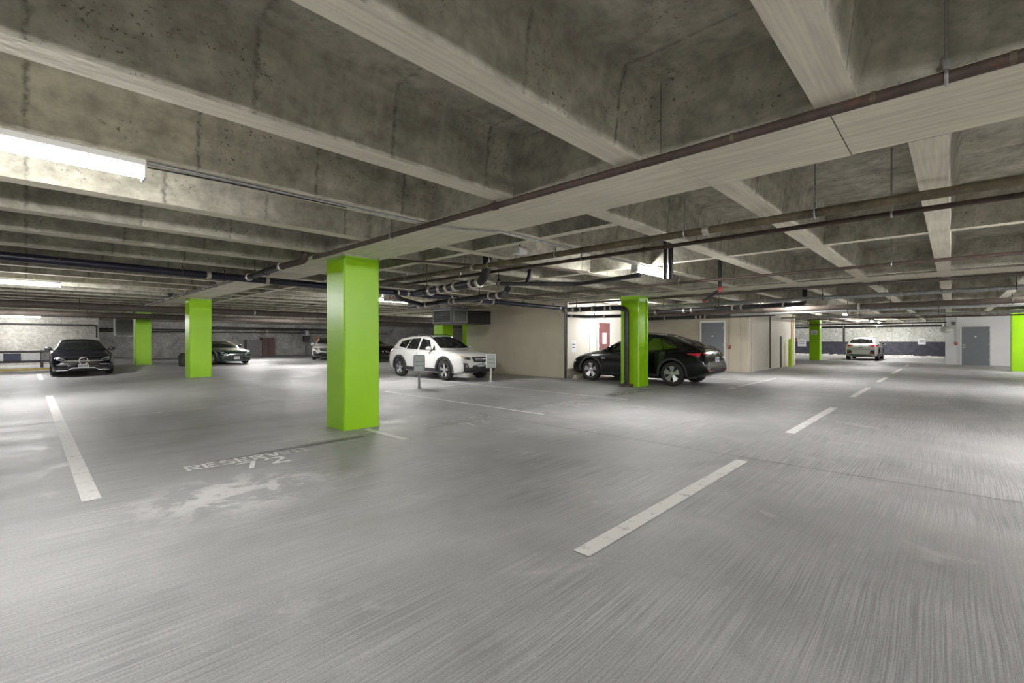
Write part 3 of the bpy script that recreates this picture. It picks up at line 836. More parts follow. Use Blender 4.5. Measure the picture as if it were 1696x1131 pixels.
for k, (x, y) in enumerate(((7.42, 3.50), (7.50, 3.44))):
    pipe('riser_pipe', ['left', 'right'][k] + ' of the two upright black pipes in front of the aisle light', [(x, y, SLAB - 0.01), (x, y, 2.42)], 0.032 + 0.012 * k, M['black_pipe'], group=G)
pipe('riser_pipe', 'upright black pipe with red fittings above the black hatchback', [(10.1, 3.55, SLAB - 0.01), (10.1, 3.55, 2.45), (10.7, 4.1, 2.30)], 0.038, M['black_pipe'], group=G, rb=0.1)
mb = MB(); mb.lathe([(0.046, 2.40), (0.05, 2.42), (0.05, 2.48), (0.046, 2.50)], 'z', 12, (10.1, 3.55, 0)); mb.build('red_fitting', M['red'], bpy.data.objects['riser_pipe.002'], True)
mb = MB(); mb.cbox(10.66, 10.74, 4.06, 4.14, 2.25, 2.33, 0.01); mb.build('red_valve', M['red'], bpy.data.objects['riser_pipe.002'])
DRAIN = pipe('drain_pipe', 'black pipes with couplings between the beige corner and the drain column', [(12.6, 9.6, 2.40), (12.40, 7.35, 2.36), (12.38, 7.05, 2.30), (12.38, 7.05, 0.06)], 0.075, M['black_pipe'], hang=(9.0, 8.2), coup=(9.4, 9.1, 8.8, 8.3, 7.8, 7.6), group=G, rb=0.24)
mb = MB(); mb.cbox(12.22, 12.54, 6.88, 7.22, 0.0, 0.07, 0.012); mb.build('pipe_foot', M['rust'], DRAIN)
pipe('drain_pipe', 'thin dark pipe below the couplings near the maroon door', [(13.0, 9.7, 2.22), (13.0, 8.9, 2.16), (13.0, 7.4, 2.14)], 0.05, M['black_pipe'], hang=(8.6,), coup=(9.5, 8.2), group=G)
pipe('wall_pipe', 'thin dark upright pipe on the lit beige wall', [(24.05, 6.18, 2.60), (24.05, 6.18, 0.05)], 0.03, M['dark_steel'], group=G)
pipe('wall_pipe', 'thin upright conduit at the corner of the right beige core', [(21.35, 6.2, 2.50), (21.35, 6.2, 0.02)], 0.014, M['concrete_stop'], group=G)
pipe('wall_pipe', 'dark upright pipe on the far dado wall right of the green column', [(44.6, 6.2, 2.5), (44.6, 6.2, 1.15)], 0.08, M['dark_steel'], group=G)
# conduit that feeds the aisle light
pipe('conduit', 'thin galvanised conduit along a joist, over the girder, to the aisle light', [(0.62, 4.30, SOF - 0.012), (3.2, 4.30, SOF - 0.012), (3.55, 4.20, SOF - 0.012), (3.95, 3.97, SOF - 0.012), (7.3, 3.97, SOF - 0.012)], 0.011, M['steel'], group=G, rb=0.1)
pipe('conduit', 'slack grey cable beside the largest lit batten', [(0.60, 4.36, SOF - 0.03), (1.1, 4.37, SOF - 0.012), (2.2, 4.36, SOF - 0.008)], 0.006, M['dark_steel'], group=G)

# ---------------------------------------------------------------- signs, posts, ducts and small fixtures
def text_mesh(name, body, size, mat, parent, loc, rot, align='CENTER', ext=0.001):
    cu = bpy.data.curves.new(name, 'FONT'); cu.body = body; cu.size = size; cu.align_x = align; cu.align_y = 'CENTER'; cu.extrude = ext
    tmp = bpy.data.objects.new(name, cu); COL.objects.link(tmp)
    dg = bpy.context.evaluated_depsgraph_get(); dg.update()
    me = bpy.data.meshes.new_from_object(tmp.evaluated_get(dg))
    bpy.data.objects.remove(tmp, do_unlink=True)
    me.materials.clear(); me.materials.append(mat)
    o = bpy.data.objects.new(name, me); link(o, parent); o.location = loc; o.rotation_euler = rot
    return o


def post_sign(x, y, rz, post_mat, case_mat, label, ph):
    root = empty('parking_sign', (x, y, 0), rz)
    mb = MB(); mb.lathe([(0.075, 0.0), (0.075, 0.012), (0.035, 0.02), (0.035, ph)], 'z', 14); mb.build('post', post_mat, root, True)
    mb = MB(); mb.cbox(-0.16, 0.16, -0.05, 0.055, ph - 0.02, ph + 0.46, 0.02); mb.build('casing', case_mat, root)
    mb = MB(); mb.cbox(-0.145, 0.145, -0.058, -0.048, ph, ph + 0.44, 0.003); mb.build('sign_face', M['sign_face'], root)
    text_mesh('lettering', 'RESERVED', 0.058, M['ink_green'], root, (0, -0.0595, ph + 0.27), (PI / 2, 0, 0))
    text_mesh('lettering', 'PARKING', 0.062, M['ink_green'], root, (0, -0.0595, ph + 0.16), (PI / 2, 0, 0))
    tag(root, label, 'sign', 'reserved parking post signs')
    return root


post_sign(7.76, 11.05, -0.62, M['sign_grey'], M['sign_grey'], 'reserved parking sign on a dark post, left of the white crossover nose', 0.49)
post_sign(10.68, 11.14, -0.62, M['post_white'], M['post_white'], 'reserved parking sign on a white post at the white crossover nose', 0.46)


def notice(x, y, z, w, h, side, label, lines=2, mat=None):
    """a sheet of paper on a wall that faces -x or -y"""
    root = empty('notice', (x, y, z))
    def bx(a0, a1, d0, d1, z0, z1):
        mb = MB()
        return mb.box(-d1, -d0, a0, a1, z0, z1) if side == 'x' else mb.box(a0, a1, -d1, -d0, z0, z1)
    bx(-w / 2, w / 2, 0.002, 0.008, 0, h).build('sheet', mat or M['paper'], root)
    for i in range(lines):
        zz = h * (0.62 - 0.26 * i)
        bx(-w * 0.32, w * 0.32, 0.008, 0.0095, zz, zz + h * 0.07).build('print_line', M['ink'] if mat is None else M['paper'], root)
    return tag(root, label, 'notice')


notice(13.84, 10.05, 0.93, 0.30, 0.44, 'y', 'white paper notice on the lit beige wall beside the black hatchback nose')
notice(45.975, 1.64, 1.02, 0.44, 0.46, 'x', 'white notice on the far dado wall right of the far white crossover')
notice(45.975, 9.35, 0.80, 0.62, 0.62, 'x', 'white notice low on the far dado wall left of the far green column')
notice(45.975, 10.0, 1.25, 0.55, 0.26, 'x', 'small red sign on the far wall above the low white notice', 1, M['red'])

for (x, y, z, s, lab) in ((21.09, 7.02, 1.0, 'x', 'red fire alarm pull beside the grey door in the beige wall'), (35.49, -0.16, 1.1, 'x', 'red fire alarm pull beside the grey door in the white wall')):
    root = empty('fire_alarm', (x, y, z))
    mb = MB(); mb.cbox(-0.06, 0, -0.06, 0.06, 0, 0.16, 0.006); mb.build('call_point', M['red'], root)
    mb = MB(); mb.cbox(-0.07, -0.06, -0.035, 0.035, 0.09, 0.12, 0.003); mb.build('lever', M['paper'], root)
    mb = MB(); mb.tube([(-0.015, 0, 0.16), (-0.015, 0, 1.55)], 0.012, 8); mb.build('conduit', M['concrete_stop'], root, True)
    tag(root, lab, 'fire alarm')

root = empty('globe_lamp', (35.15, 0.24, 1.94))
mb = MB(); mb.lathe([(0.03, -0.19)] + [(0.27 * math.cos(a), 0.19 * math.sin(a)) for a in np.linspace(-1.35, 1.35, 14)] + [(0.03, 0.19)], 'z', 24); mb.build('globe', M['globe'], root, True)
mb = MB(); mb.lathe([(0.07, 0.18), (0.09, 0.22), (0.09, 0.26), (0.03, 0.28), (0.02, SOF - 1.94)], 'z', 14); mb.build('stem', M['steel'], root, True)
tag(root, 'pale oval globe hanging at the corner of the far white wall', 'lamp')
root = empty('camera_dome', (35.40, -0.05, 2.28))
mb = MB(); mb.cbox(-0.14, 0.1, -0.09, 0.09, 0, 0.09, 0.02); mb.build('bracket', M['sign_grey'], root)
mb = MB(); mb.lathe([(0.02, -0.10), (0.07, -0.07), (0.09, -0.01), (0.09, 0.0)], 'z', 14, (-0.06, 0, 0)); mb.build('dome', M['grey_box'], root, True)
tag(root, 'small grey camera dome on the white wall above the alarm pull', 'camera')

root = empty('bollard', (27.09, 6.02, 0))
mb = MB(); mb.lathe([(0.10, 0), (0.10, 1.34), (0.09, 1.40), (0.06, 1.43), (0.01, 1.44)], 'z', 18); mb.build('post', M['bollard'], root, True)
mb = MB(); mb.lathe([(0.15, 0), (0.15, 0.015), (0.10, 0.02)], 'z', 18); mb.build('base_plate', M['bollard'], root, True)
tag(root, 'fluorescent yellow-green bollard in front of the lit beige wall', 'bollard')

root = empty('wheel_stop', (13.75, 9.55, 0))
mb = MB(); mb.prism([(-0.55, -0.09), (0.55, -0.09), (0.55, 0.09), (-0.55, 0.09)], 0, 0.06)
mb.add([(-0.55, -0.09, .06), (0.55, -0.09, .06), (0.55, 0.09, .06), (-0.55, 0.09, .06), (-0.52, -0.05, .15), (0.52, -0.05, .15), (0.52, 0.05, .15), (-0.52, 0.05, .15)], [(4, 5, 6, 7), (0, 1, 5, 4), (1, 2, 6, 5), (2, 3, 7, 6), (3, 0, 4, 7)])
mb.build('block', M['concrete_stop'], root)
mb = MB(); mb.cbox(-0.20, -0.02, -0.095, 0.06, 0.05, 0.155, 0.01); mb.build('yellow_band', M['kerb_yellow'], root)
tag(root, 'concrete wheel stop with a yellow band under the black hatchback nose', 'wheel stop')

# duct over the white crossover
root = empty('air_duct', (11.6, 14.4, 1.98))
mb = MB(); mb.cbox(-0.42, 0.36, -0.62, 0.62, 0.0, 0.66, 0.008); mb.build('plenum', M['duct'], root)
mb = MB(); mb.cbox(0.36, 1.80, -0.42, 0.30, 0.06, 0.58, 0.008); mb.build('branch', M['duct_dark'], root)
for (y0, y1) in ((-0.58, 0.58),):
    mb = MB()
    mb.box(-0.445, -0.42, y0, y1, 0.06, 0.10); mb.box(-0.445, -0.42, y0, y1, 0.54, 0.58); mb.box(-0.445, -0.42, y0, y0 + 0.04, 0.06, 0.58); mb.box(-0.445, -0.42, y1 - 0.04, y1, 0.06, 0.58)
    g = mb.build('grille_frame', M['steel'], root)
    for k in range(7):
        mb = MB(); z = 0.12 + k * 0.06; mb.add([(-0.435, y0 + 0.04, z), (-0.435, y1 - 0.04, z), (-0.415, y1 - 0.04, z + 0.03), (-0.415, y0 + 0.04, z + 0.03)], [(0, 1, 2, 3)]); mb.add([(-0.437, y0 + 0.04, z - 0.002), (-0.437, y1 - 0.04, z - 0.002), (-0.417, y1 - 0.04, z + 0.028), (-0.417, y0 + 0.04, z + 0.028)], [(3, 2, 1, 0)])
        mb.build('louvre', M['duct_dark'], g)
mb = MB(); mb.box(-0.38, 0.32, -0.645, -0.62, 0.06, 0.10); mb.box(-0.38, 0.32, -0.645, -0.62, 0.54, 0.58); mb.box(-0.38, -0.34, -0.645, -0.62, 0.06, 0.58); mb.box(0.28, 0.32, -0.645, -0.62, 0.06, 0.58)
mb.build('access_frame', M['steel'], root)
for sx, sy in ((-0.35, -0.5), (-0.35, 0.5), (0.3, -0.5), (0.3, 0.5)):
    mb = MB(); mb.tube([(sx, sy, 0.66), (sx, sy, SLAB - 1.98)], 0.008, 6); mb.build('hanger_rod', M['dark_steel'], root)
tag(root, 'grey sheet metal air duct box with louvres above the white crossover', 'duct')

root = empty('air_box', (3.75, 32.4, 1.55))
mb = MB(); mb.cbox(-0.5, 0.5, -0.45, 0.45, 0, 1.10, 0.01); mb.build('casing', M['grey_box'], root)
mb = MB(); mb.box(-0.52, 0.52, -0.47, -0.45, 0.0, 0.05); mb.box(-0.52, 0.52, -0.47, -0.45, 1.05, 1.10); mb.box(-0.52, -0.47, -0.47, -0.45, 0, 1.1); mb.box(0.47, 0.52, -0.47, -0.45, 0, 1.1); mb.build('edge_frame', M['steel'], root)
mb = MB(); mb.cbox(0.52, 1.0, -0.2, 0.3, 0.1, 0.5, 0.02); mb.build('motor', M['dark_steel'], root)
for sx in (-0.4, 0.4):
    mb = MB(); mb.tube([(sx, 0, 1.1), (sx, 0, SLAB - 1.55)], 0.012, 6); mb.build('hanger_rod', M['dark_steel'], root)
tag(root, 'grey box unit hung from the ceiling behind the farthest small green column', 'air unit')

# exit sign
root = empty('exit_sign', (7.25, 11.6, 2.48))
mb = MB(); mb.cbox(-0.30, 0.30, -0.03, 0.03, 0, 0.22, 0.006); mb.build('casing', M['housing'], root)
text_mesh('lettering', 'EXIT', 0.17, M['red'], root, (0.02, -0.031, 0.11), (PI / 2, 0, 0))
mb = MB(); mb.tube([(-0.2, 0, 0.22), (-0.2, 0, SLAB - 2.48)], 0.008, 6); mb.tube([(0.2, 0, 0.22), (0.2, 0, SLAB - 2.48)], 0.008, 6); mb.build('hanger_rods', M['steel'], root)
tag(root, 'white exit sign with red letters just right of the nearest green column', 'sign')
root = empty('junction_box', (4.95, 4.55, SOF - 0.02))
mb = MB(); mb.cbox(-0.09, 0.09, -0.07, 0.07, -0.06, 0.04, 0.01); mb.build('box', M['housing'], root)
mb = MB(); mb.tube([(0, 0, 0.04), (0, 0, SLAB - SOF + 0.01)], 0.012, 6); mb.build('drop_conduit', M['dark_steel'], root)
tag(root, 'small pale junction box hanging between joists right of the wide girder', 'electrical box')

# guard rail with boards at the left
root = empty('guard_rail', (-2.5, 29.85, 0))
for z in (0.36, 0.80):
    mb = MB(); mb.cbox(-5.0, 3.3, -0.05, 0.05, z, z + 0.10, 0.01); mb.build('rail', M['dark_steel'], root)
for x in (-4.8, -2.6, -0.4, 1.3, 3.0):
    mb = MB(); mb.cbox(x - 0.05, x + 0.05, 0.05, 0.12, 0, 0.92, 0.008); mb.build('post', M['dark_steel'], root)
xs = [(-4.6, -3.2, 'navy'), (-3.15, -2.0, 'paper'), (-1.9, -1.0, 'yellow'), (0.3, 0.85, 'yellow'), (0.9, 1.15, 'paper'), (1.2, 1.5, 'navy'), (1.5, 1.8, 'paper'), (1.82, 2.35, 'navy'), (2.4, 2.95, 'paper'), (2.97, 3.25, 'grey_box')]
for a, b, mt in xs:
    mb = MB(); mb.cbox(a, b, -0.02, 0.03, 0.46, 0.78, 0.006); mb.build('board', M[mt], root)
tag(root, 'dark guard rail with coloured boards left of the blue-black coupe', 'guard rail')

# things along the back wall
root = empty('cabinet', (13.75, 42.55, 0))
mb = MB(); mb.cbox(-1.15, 0.02, -0.3, 0.42, 0.0, 1.35, 0.01); mb.build('grey_locker', M['grey_box'], root)
mb = MB(); mb.cbox(0.04, 1.0, -0.35, 0.42, 0.0, 1.55, 0.01); mb.build('brown_locker', M['brown_box'], root)
mb = MB(); mb.box(0.46, 0.50, -0.36, -0.35, 0.05, 1.5); mb.build('door_gap', M['dark_steel'], root)
tag(root, 'brown and grey lockers against the back concrete wall', 'cabinet')
root = empty('wall_bracket', (14.3, 42.75, 1.75))
mb = MB(); mb.cbox(-0.45, 0.45, -0.35, 0.2, 0, 0.05, 0.008); mb.build('shelf', M['housing'], root)
mb = MB(); mb.cbox(-0.12, 0.12, -0.1, 0.15, 0.05, 0.55, 0.02); mb.build('unit', M['housing'], root)
tag(root, 'small white unit on a shelf above the brown locker', 'wall unit')
root = empty('charging_post', (17.5, 42.4, 0))
mb = MB(); mb.lathe([(0.10, 0), (0.10, 1.2)], 'z', 12); mb.build('post', M['grey_box'], root, True)
mb = MB(); mb.cbox(-0.24, 0.24, -0.2, 0.16, 1.15, 1.72, 0.03); mb.build('head', M['dark_steel'], root)
mb = MB(); mb.cbox(-0.06, 0.2, -0.12, 0.1, 1.72, 2.3, 0.02); mb.build('upper_panel', M['paper'], root)
tag(root, 'dark post box against the back wall left of the nearest column', 'post box')
root = empty('orange_sign', (19.0, 42.98, 1.28))
mb = MB(); mb.cbox(-0.42, 0.42, -0.05, -0.005, 0, 0.32, 0.006); mb.build('board', M['orange'], root)
tag(root, 'orange board on the back wall above the pale parked car', 'sign')
root = empty('waste_bin', (5.35, 27.6, fz(5.35, 27.6)))
mb = MB(); mb.lathe([(0.15, 0), (0.17, 0.04), (0.19, 0.5), (0.17, 0.56), (0.10, 0.66), (0.02, 0.68)], 'z', 16); mb.build('bin_body', M['dark_steel'], root, True)
mb = MB(); mb.lathe([(0.20, 0.48), (0.205, 0.5), (0.20, 0.53)], 'z', 16); mb.build('rim', M['rubber'], root, True)
tag(root, 'small black bin peeping out left of the second green column', 'bin')

# ---------------------------------------------------------------- cars
def interp(keys, x):
    """monotone cubic through (x, y) keys"""
    xs = np.array([k[0] for k in keys], float); ys = np.array([k[1] for k in keys], float)
    h = np.diff(xs); d = np.diff(ys) / h
    m_ = np.zeros(len(xs)); m_[0] = d[0]; m_[-1] = d[-1]
    for i in range(1, len(xs) - 1):
        m_[i] = 0 if d[i - 1] * d[i] <= 0 else 2 * d[i - 1] * d[i] / (d[i - 1] + d[i])
    i = int(np.clip(np.searchsorted(xs, x) - 1, 0, len(h) - 1)); t = (x - xs[i]) / h[i]
    return ((1 + 2 * t) * (1 - t) ** 2 * ys[i] + t * (1 - t) ** 2 * h[i] * m_[i] + t * t * (3 - 2 * t) * ys[i + 1] + t * t * (t - 1) * h[i] * m_[i + 1])


class Car:
    """+x is forward; s runs from the front bumper (0) to the rear (L)"""
    def __init__(c, name, spec, paint, label, group=None):
        c.sp = spec; c.L = spec['L']; c.W = spec['W']; c.paint = paint
        c.root = empty(name)
        tag(c.root, label, 'car', group)
        c.body()
        for fn in spec['parts']: fn(c)
        c.wheels()

    def X(c, s): return c.L / 2 - s

    def section(c, s):
        sp = c.sp
        zt = interp(sp['zt'], s); zb = min(interp(sp['zb'], s), zt - 0.02); z0 = interp(sp['z0'], s)
        L = c.L
        plan = interp([(0, sp.get('nose', 0.80)), (0.08, 0.885), (0.3, 0.955), (0.75, 0.995), (1.3, 1.0), (L - 1.2, 1.0), (L - 0.6, 0.985), (L - 0.2, 0.93), (L - 0.05, 0.87), (L, sp.get('tail', 0.82))], s)
        w = c.W * plan
        h = zt - zb; q = max(0.0, min(1.0, (h - 0.06) / 0.40)); q = q * q * (3 - 2 * q)
        wr = w * (0.86 + (sp['roof'] - 0.86) * q)
        zr = zt - (0.045 * (1 - q) + sp.get('crown', 0.085) * q)
        zr = max(zr, zb + 0.012)
        d = zb - z0
        wg = w * (0.93 + (0.90 - 0.93) * q)
        P = [(0, z0), (w * 0.84, z0), (w * 0.955, z0 + 0.05), (w * 0.985, z0 + d * 0.22), (w * 0.998, z0 + d * 0.45), (w, z0 + d * 0.68), (w * 0.992, z0 + d * 0.86), (w * 0.97, zb - 0.012),
             (w * 0.945, zb + 0.004), (wg, zb + min(0.02, 0.3 * (zr - zb)))]
        for k in (0.25, 0.5, 0.75):
            P.append((wg + (wr - wg) * (k + 0.06 * math.sin(k * PI) * -1), zb + 0.02 * q + (zr - zb - 0.02 * q) * k))
        P += [(wr, zr), (wr * 0.955, zr + (zt - zr) * 0.30), (wr * 0.85, zr + (zt - zr) * 0.58), (wr * 0.6, zr + (zt - zr) * 0.85), (wr * 0.3, zr + (zt - zr) * 0.97), (0, zt)]
        return P

    def body(c):
        L = c.L
        st = sorted(set([0.0, 0.015, 0.04, 0.08, 0.13, 0.2, L - 0.2, L - 0.13, L - 0.08, L - 0.04, L - 0.015, L] + [round(0.28 + (L - 0.56) * i / 58, 4) for i in range(59)]))
        secs = [c.section(s) for s in st]
        n = len(secs[0]); ring = 2 * n - 2
        vs = []
        for s, P in zip(st, secs):
            x = c.X(s)
            vs += [(x, -y, z) for y, z in P] + [(x, y, z) for y, z in P[-2:0:-1]]
        fs = []
        for i in range(len(st) - 1):
            for k in range(ring):
                fs.append((i * ring + k, i * ring + (k + 1) % ring, (i + 1) * ring + (k + 1) % ring, (i + 1) * ring + k))
        fs.append(tuple(range(ring))); fs.append(tuple((len(st) - 1) * ring + k for k in range(ring - 1, -1, -1)))
        c.bvh = BVHTree.FromPolygons([Vector(v) for v in vs], fs)
        mb = MB(); mb.add(vs, fs)
        tmp = mb.build('car_body_uncut', c.paint)
        R = c.sp['R'] + 0.05
        cut = MB()
        for s in c.sp['axles']:
            for sg in (-1, 1):
                a, b = sorted((sg * (c.W - 0.30), sg * (c.W + 0.3)))
                cut.lathe([(R, a), (R, b)], 'y', 36, (c.X(s), 0, c.sp['R'] + 0.01))
        co = cut.build('wheel_cut', None)
        md = tmp.modifiers.new('arches', 'BOOLEAN'); md.operation = 'DIFFERENCE'; md.object = co; md.solver = 'EXACT'
        dg = bpy.context.evaluated_depsgraph_get(); dg.update()
        me = bpy.data.meshes.new_from_object(tmp.evaluated_get(dg))
        me.name = 'body'
        me.materials.clear(); me.materials.append(c.paint)
        bpy.data.objects.remove(tmp, do_unlink=True); bpy.data.objects.remove(co, do_unlink=True)
        shade(me, 0.6)
        c.bodyo = bpy.data.objects.new('body', me); link(c.bodyo, c.root)
        mb = MB(); mb.box(c.X(c.L - 0.95), c.X(0.7), -c.W * 0.66, c.W * 0.66, 0.20, 0.32)
        mb.build('underbody', M['rubber'], c.root)

    def hit(c, axis, a, b):
        """a point of the shell seen from the front (y,z), rear (y,z), a side (s,z) or above (s,y)"""
        if axis == 'f': o, d = Vector((5, a, b)), Vector((-1, 0, 0))
        elif axis == 'r': o, d = Vector((-5, a, b)), Vector((1, 0, 0))
        elif axis == 'R': o, d = Vector((c.X(a), -3, b)), Vector((0, 1, 0))
        elif axis == 'L': o, d = Vector((c.X(a), 3, b)), Vector((0, -1, 0))
        else: o, d = Vector((c.X(a), b, 4)), Vector((0, 0, -1))
        p, nrm, i, t = c.bvh.ray_cast(o, d)
        if p is None:
            p, nrm, i, t = c.bvh.find_nearest(o + d * (5 - c.L / 2 if axis in 'fr' else 2.2))
        if nrm.dot(d) > 0: nrm = -nrm
        return p, nrm

    def patch(c, name, mat, axis, bot, top, off=0.006, nu=10, nv=4, parent=None, th=0.02):
        """a panel that hugs the shell between two polylines"""
        def res(pl, t):
            q = t * (len(pl) - 1); i = min(int(q), len(pl) - 2); f = q - i
            return (pl[i][0] + (pl[i + 1][0] - pl[i][0]) * f, pl[i][1] + (pl[i + 1][1] - pl[i][1]) * f)
        vs = []; bk = []
        for j in range(nv + 1):
            for i in range(nu + 1):
                a = res(bot, i / nu); b = res(top, i / nu); t = j / nv
                p, nr = c.hit(axis, a[0] + (b[0] - a[0]) * t, a[1] + (b[1] - a[1]) * t)
                vs.append(p + nr * off); bk.append(p - nr * th)
        fs = []; N = (nu + 1) * (nv + 1)
        for j in range(nv):
            for i in range(nu):
                a = j * (nu + 1) + i
                fs.append((a, a + 1, a + nu + 2, a + nu + 1)); fs.append((N + a + nu + 1, N + a + nu + 2, N + a + 1, N + a))
        edge = [i for i in range(nu + 1)] + [j * (nu + 1) + nu for j in range(1, nv + 1)] + [nv * (nu + 1) + i for i in range(nu - 1, -1, -1)] + [j * (nu + 1) for j in range(nv - 1, 0, -1)]
        for a, b in zip(edge, edge[1:] + edge[:1]): fs.append((b, a, N + a, N + b))
        mb = MB(); mb.add(vs + bk, fs)
        return mb.build(name, mat, parent or c.root, True)

    def both(c, name, mat, bot, top, **k):
        return [c.patch(name, mat, ax, bot, top, **k) for ax in 'RL']

    def mirror_pair(c, name, mat, axis, bot, top, **k):
        a = c.patch(name, mat, axis, bot, top, **k)
        b = c.patch(name, mat, axis, [(-p[0], p[1]) for p in bot], [(-p[0], p[1]) for p in top], **k)
        return a, b

    def wheels(c):
        sp = c.sp; R = sp['R']; tw = 0.105
        tyre = MB(); tyre.lathe([(R * 0.66, -tw), (R * 0.93, -tw), (R * 0.985, -tw * 0.72), (R, -tw * 0.4), (R, tw * 0.4), (R * 0.985, tw * 0.72), (R * 0.93, tw), (R * 0.66, tw)], 'y', 40, (0, 0, 0), True)
        tm = tyre.mesh('tyre'); tm.materials.append(M['rubber']); shade(tm)
        barrel = MB(); barrel.lathe([(R * 0.70, -tw * 0.96), (R * 0.70, -tw * 0.98), (R * 0.655, -tw * 0.96), (R * 0.64, -tw * 0.5), (R * 0.64, tw * 0.9), (R * 0.67, tw * 0.9)], 'y', 36, (0, 0, 0), True)
        bm_ = barrel.mesh('rim'); bm_.materials.append(M['rim']); shade(bm_)
        disc = MB(); disc.lathe([(0.02, -tw * 0.35), (R * 0.645, -tw * 0.35), (R * 0.645, -tw * 0.2), (0.02, -tw * 0.2)], 'y', 30)
        dm = disc.mesh('wheel_back'); dm.materials.append(M['rim_dark'])
        spk = MB()
        n = sp['spokes']; tp = sp.get('split', 0.0)
        for k in range(n):
            a0 = 2 * PI * k / n + PI / 2
            for da in ((-tp, tp) if tp else (0,)):
                for (w0, w1) in ((sp['sw'][0], sp['sw'][1]),):
                    pts = []
                    for r_, wd, an in ((R * 0.13, w0, a0 + da * 0.2), (R * 0.66, w1, a0 + da)):
                        ux, uz = math.cos(an), math.sin(an)
                        for sg in (-1, 1):
                            for yy in (-tw * 0.98 + (0.03 if r_ < R * 0.3 else 0.0), -tw * 0.55):
                                pts.append((ux * r_ - uz * sg * wd, yy, uz * r_ + ux * sg * wd))
                    spk.add(pts, [(0, 2, 6, 4), (1, 5, 7, 3), (0, 4, 5, 1), (2, 3, 7, 6), (0, 1, 3, 2), (4, 6, 7, 5)])
        spk.lathe([(R * 0.05, -tw * 0.9), (R * 0.17, -tw * 0.82), (R * 0.19, -tw * 0.5)], 'y', 16)
        sm = spk.mesh('spokes'); sm.materials.append(M[sp.get('spoke_mat', 'rim')])
        for s in sp['axles']:
            for sg in (-1, 1):
                w = bpy.data.objects.new('wheel', bm_); link(w, c.root)
                w.location = (c.X(s), sg * (c.W - tw - sp.get('inset', 0.012)), R)
                w.rotation_euler = (0, 0, 0 if sg < 0 else PI)
                for nm, me in (('tyre', tm), ('wheel_back', dm), ('spokes', sm)):
                    link(bpy.data.objects.new(nm, me), w)

    def arch_trim(c, mat, wd=0.075, out=0.014, a0=-8, a1=188):
        R = c.sp['R'] + 0.048; zc = c.sp['R'] + 0.01
        for s in c.sp['axles']:
            for sg in (-1, 1):
                vs = []; n = 28
                for i in range(n + 1):
                    an = math.radians(a0 + (a1 - a0) * i / n)
                    for r_, o in ((R, out), (R + wd, out), (R + wd, -0.03), (R, -0.05)):
                        x = c.X(s) + r_ * math.cos(an); z = zc + r_ * math.sin(an)
                        z = max(z, 0.16)
                        p, nr = c.hit('R' if sg < 0 else 'L', s - (R + wd) * math.cos(an), max(zc + (R + wd) * math.sin(an), 0.30))
                        vs.append((x, p.y + sg * o, z))
                fs = []
                for i in range(n):
                    for k in range(4): fs.append((i * 4 + k, i * 4 + (k + 1) % 4, i * 4 + 4 + (k + 1) % 4, i * 4 + 4 + k))
                fs += [(0, 1, 2, 3), (n * 4 + 3, n * 4 + 2, n * 4 + 1, n * 4)]
                mb = MB(); mb.add(vs, fs); mb.build('arch_trim', mat, c.root, True)

    def mirrors(c, s, z, mat, cap=None):
        for sg in (-1, 1):
            p, n = c.hit('R' if sg < 0 else 'L', s, z)
            y = abs(p.y)
            mb = MB(); prof = []
            for k in range(9):
                a = -PI / 2 + PI * k / 8; prof.append((max(0.004, 0.075 * math.cos(a)), 0.125 * math.sin(a)))
            mb.lathe(prof, 'y', 14, (0, 0, 0))
            mb.v = [(x * (0.7 if x > 0 else 0.9), yy, zz * 1.05) for x, yy, zz in mb.v]
            o = mb.build('mirror', mat, c.root, True, (c.X(s), sg * (y + 0.15), z + 0.06))
            mb = MB(); mb.tube([(0, sg * -0.16, -0.06), (0, sg * -0.05, -0.03), (0, sg * 0.01, -0.05)], 0.022, 8); mb.build('mirror_arm', M['cladding'], o, True)
            mb = MB(); mb.cbox(-0.07, -0.06, -0.095, 0.095, -0.055, 0.055, 0.003); mb.build('mirror_glass', M['glass'], o)

    def plate(c, axis, z, w=0.30, h=0.15, y=0.0, off=0.02):
        p, n = c.hit(axis, y, z)
        sg = 1 if axis == 'f' else -1
        mb = MB(); mb.cbox(-0.01, 0.01, -w / 2, w / 2, -h / 2, h / 2, 0.004)
        o = mb.build('number_plate', M['plate'], c.root, False, (p.x + sg * off, y, z))
        mb = MB()
        for i in range(7):
            if i == 3: continue
            a = -w * 0.42 + i * w * 0.12; mb.box(sg * 0.0105 if sg > 0 else -0.012, 0.012 if sg > 0 else -0.0105, a, a + w * 0.075, -h * 0.18, h * 0.2)
        mb.build('plate_characters', M['plate_ink'], o)
        return o

    def handle(c, s, z, mat):
        for ax in 'RL':
            c.patch('door_handle', mat, ax, [(s - 0.10, z - 0.014), (s + 0.10, z - 0.014)], [(s - 0.10, z + 0.014), (s + 0.10, z + 0.014)], off=0.022, nu=4, nv=1)

    def seam(c, pts, wd=0.005):
        for ax in 'RL':
            c.patch('door_seam', M['cladding'], ax, [(s - wd, z) for s, z in pts], [(s + wd, z) for s, z in pts], off=0.001, nu=8, nv=1, th=0.004)


def rails(c, s0, s1, z, y, mat, r=0.016):
    for sg in (-1, 1):
        mb = MB(); pts = []
        for i in range(9):
            s = s0 + (s1 - s0) * i / 8
            p, n = c.hit('t', s, sg * y)
            e = min(i, 8 - i)
            pts.append((c.X(s), sg * y, p.z + (0.0, 0.045, 0.06, 0.06, 0.06)[e]))
        mb.tube(pts, r, 8); mb.build('roof_rail', mat, c.root, True)


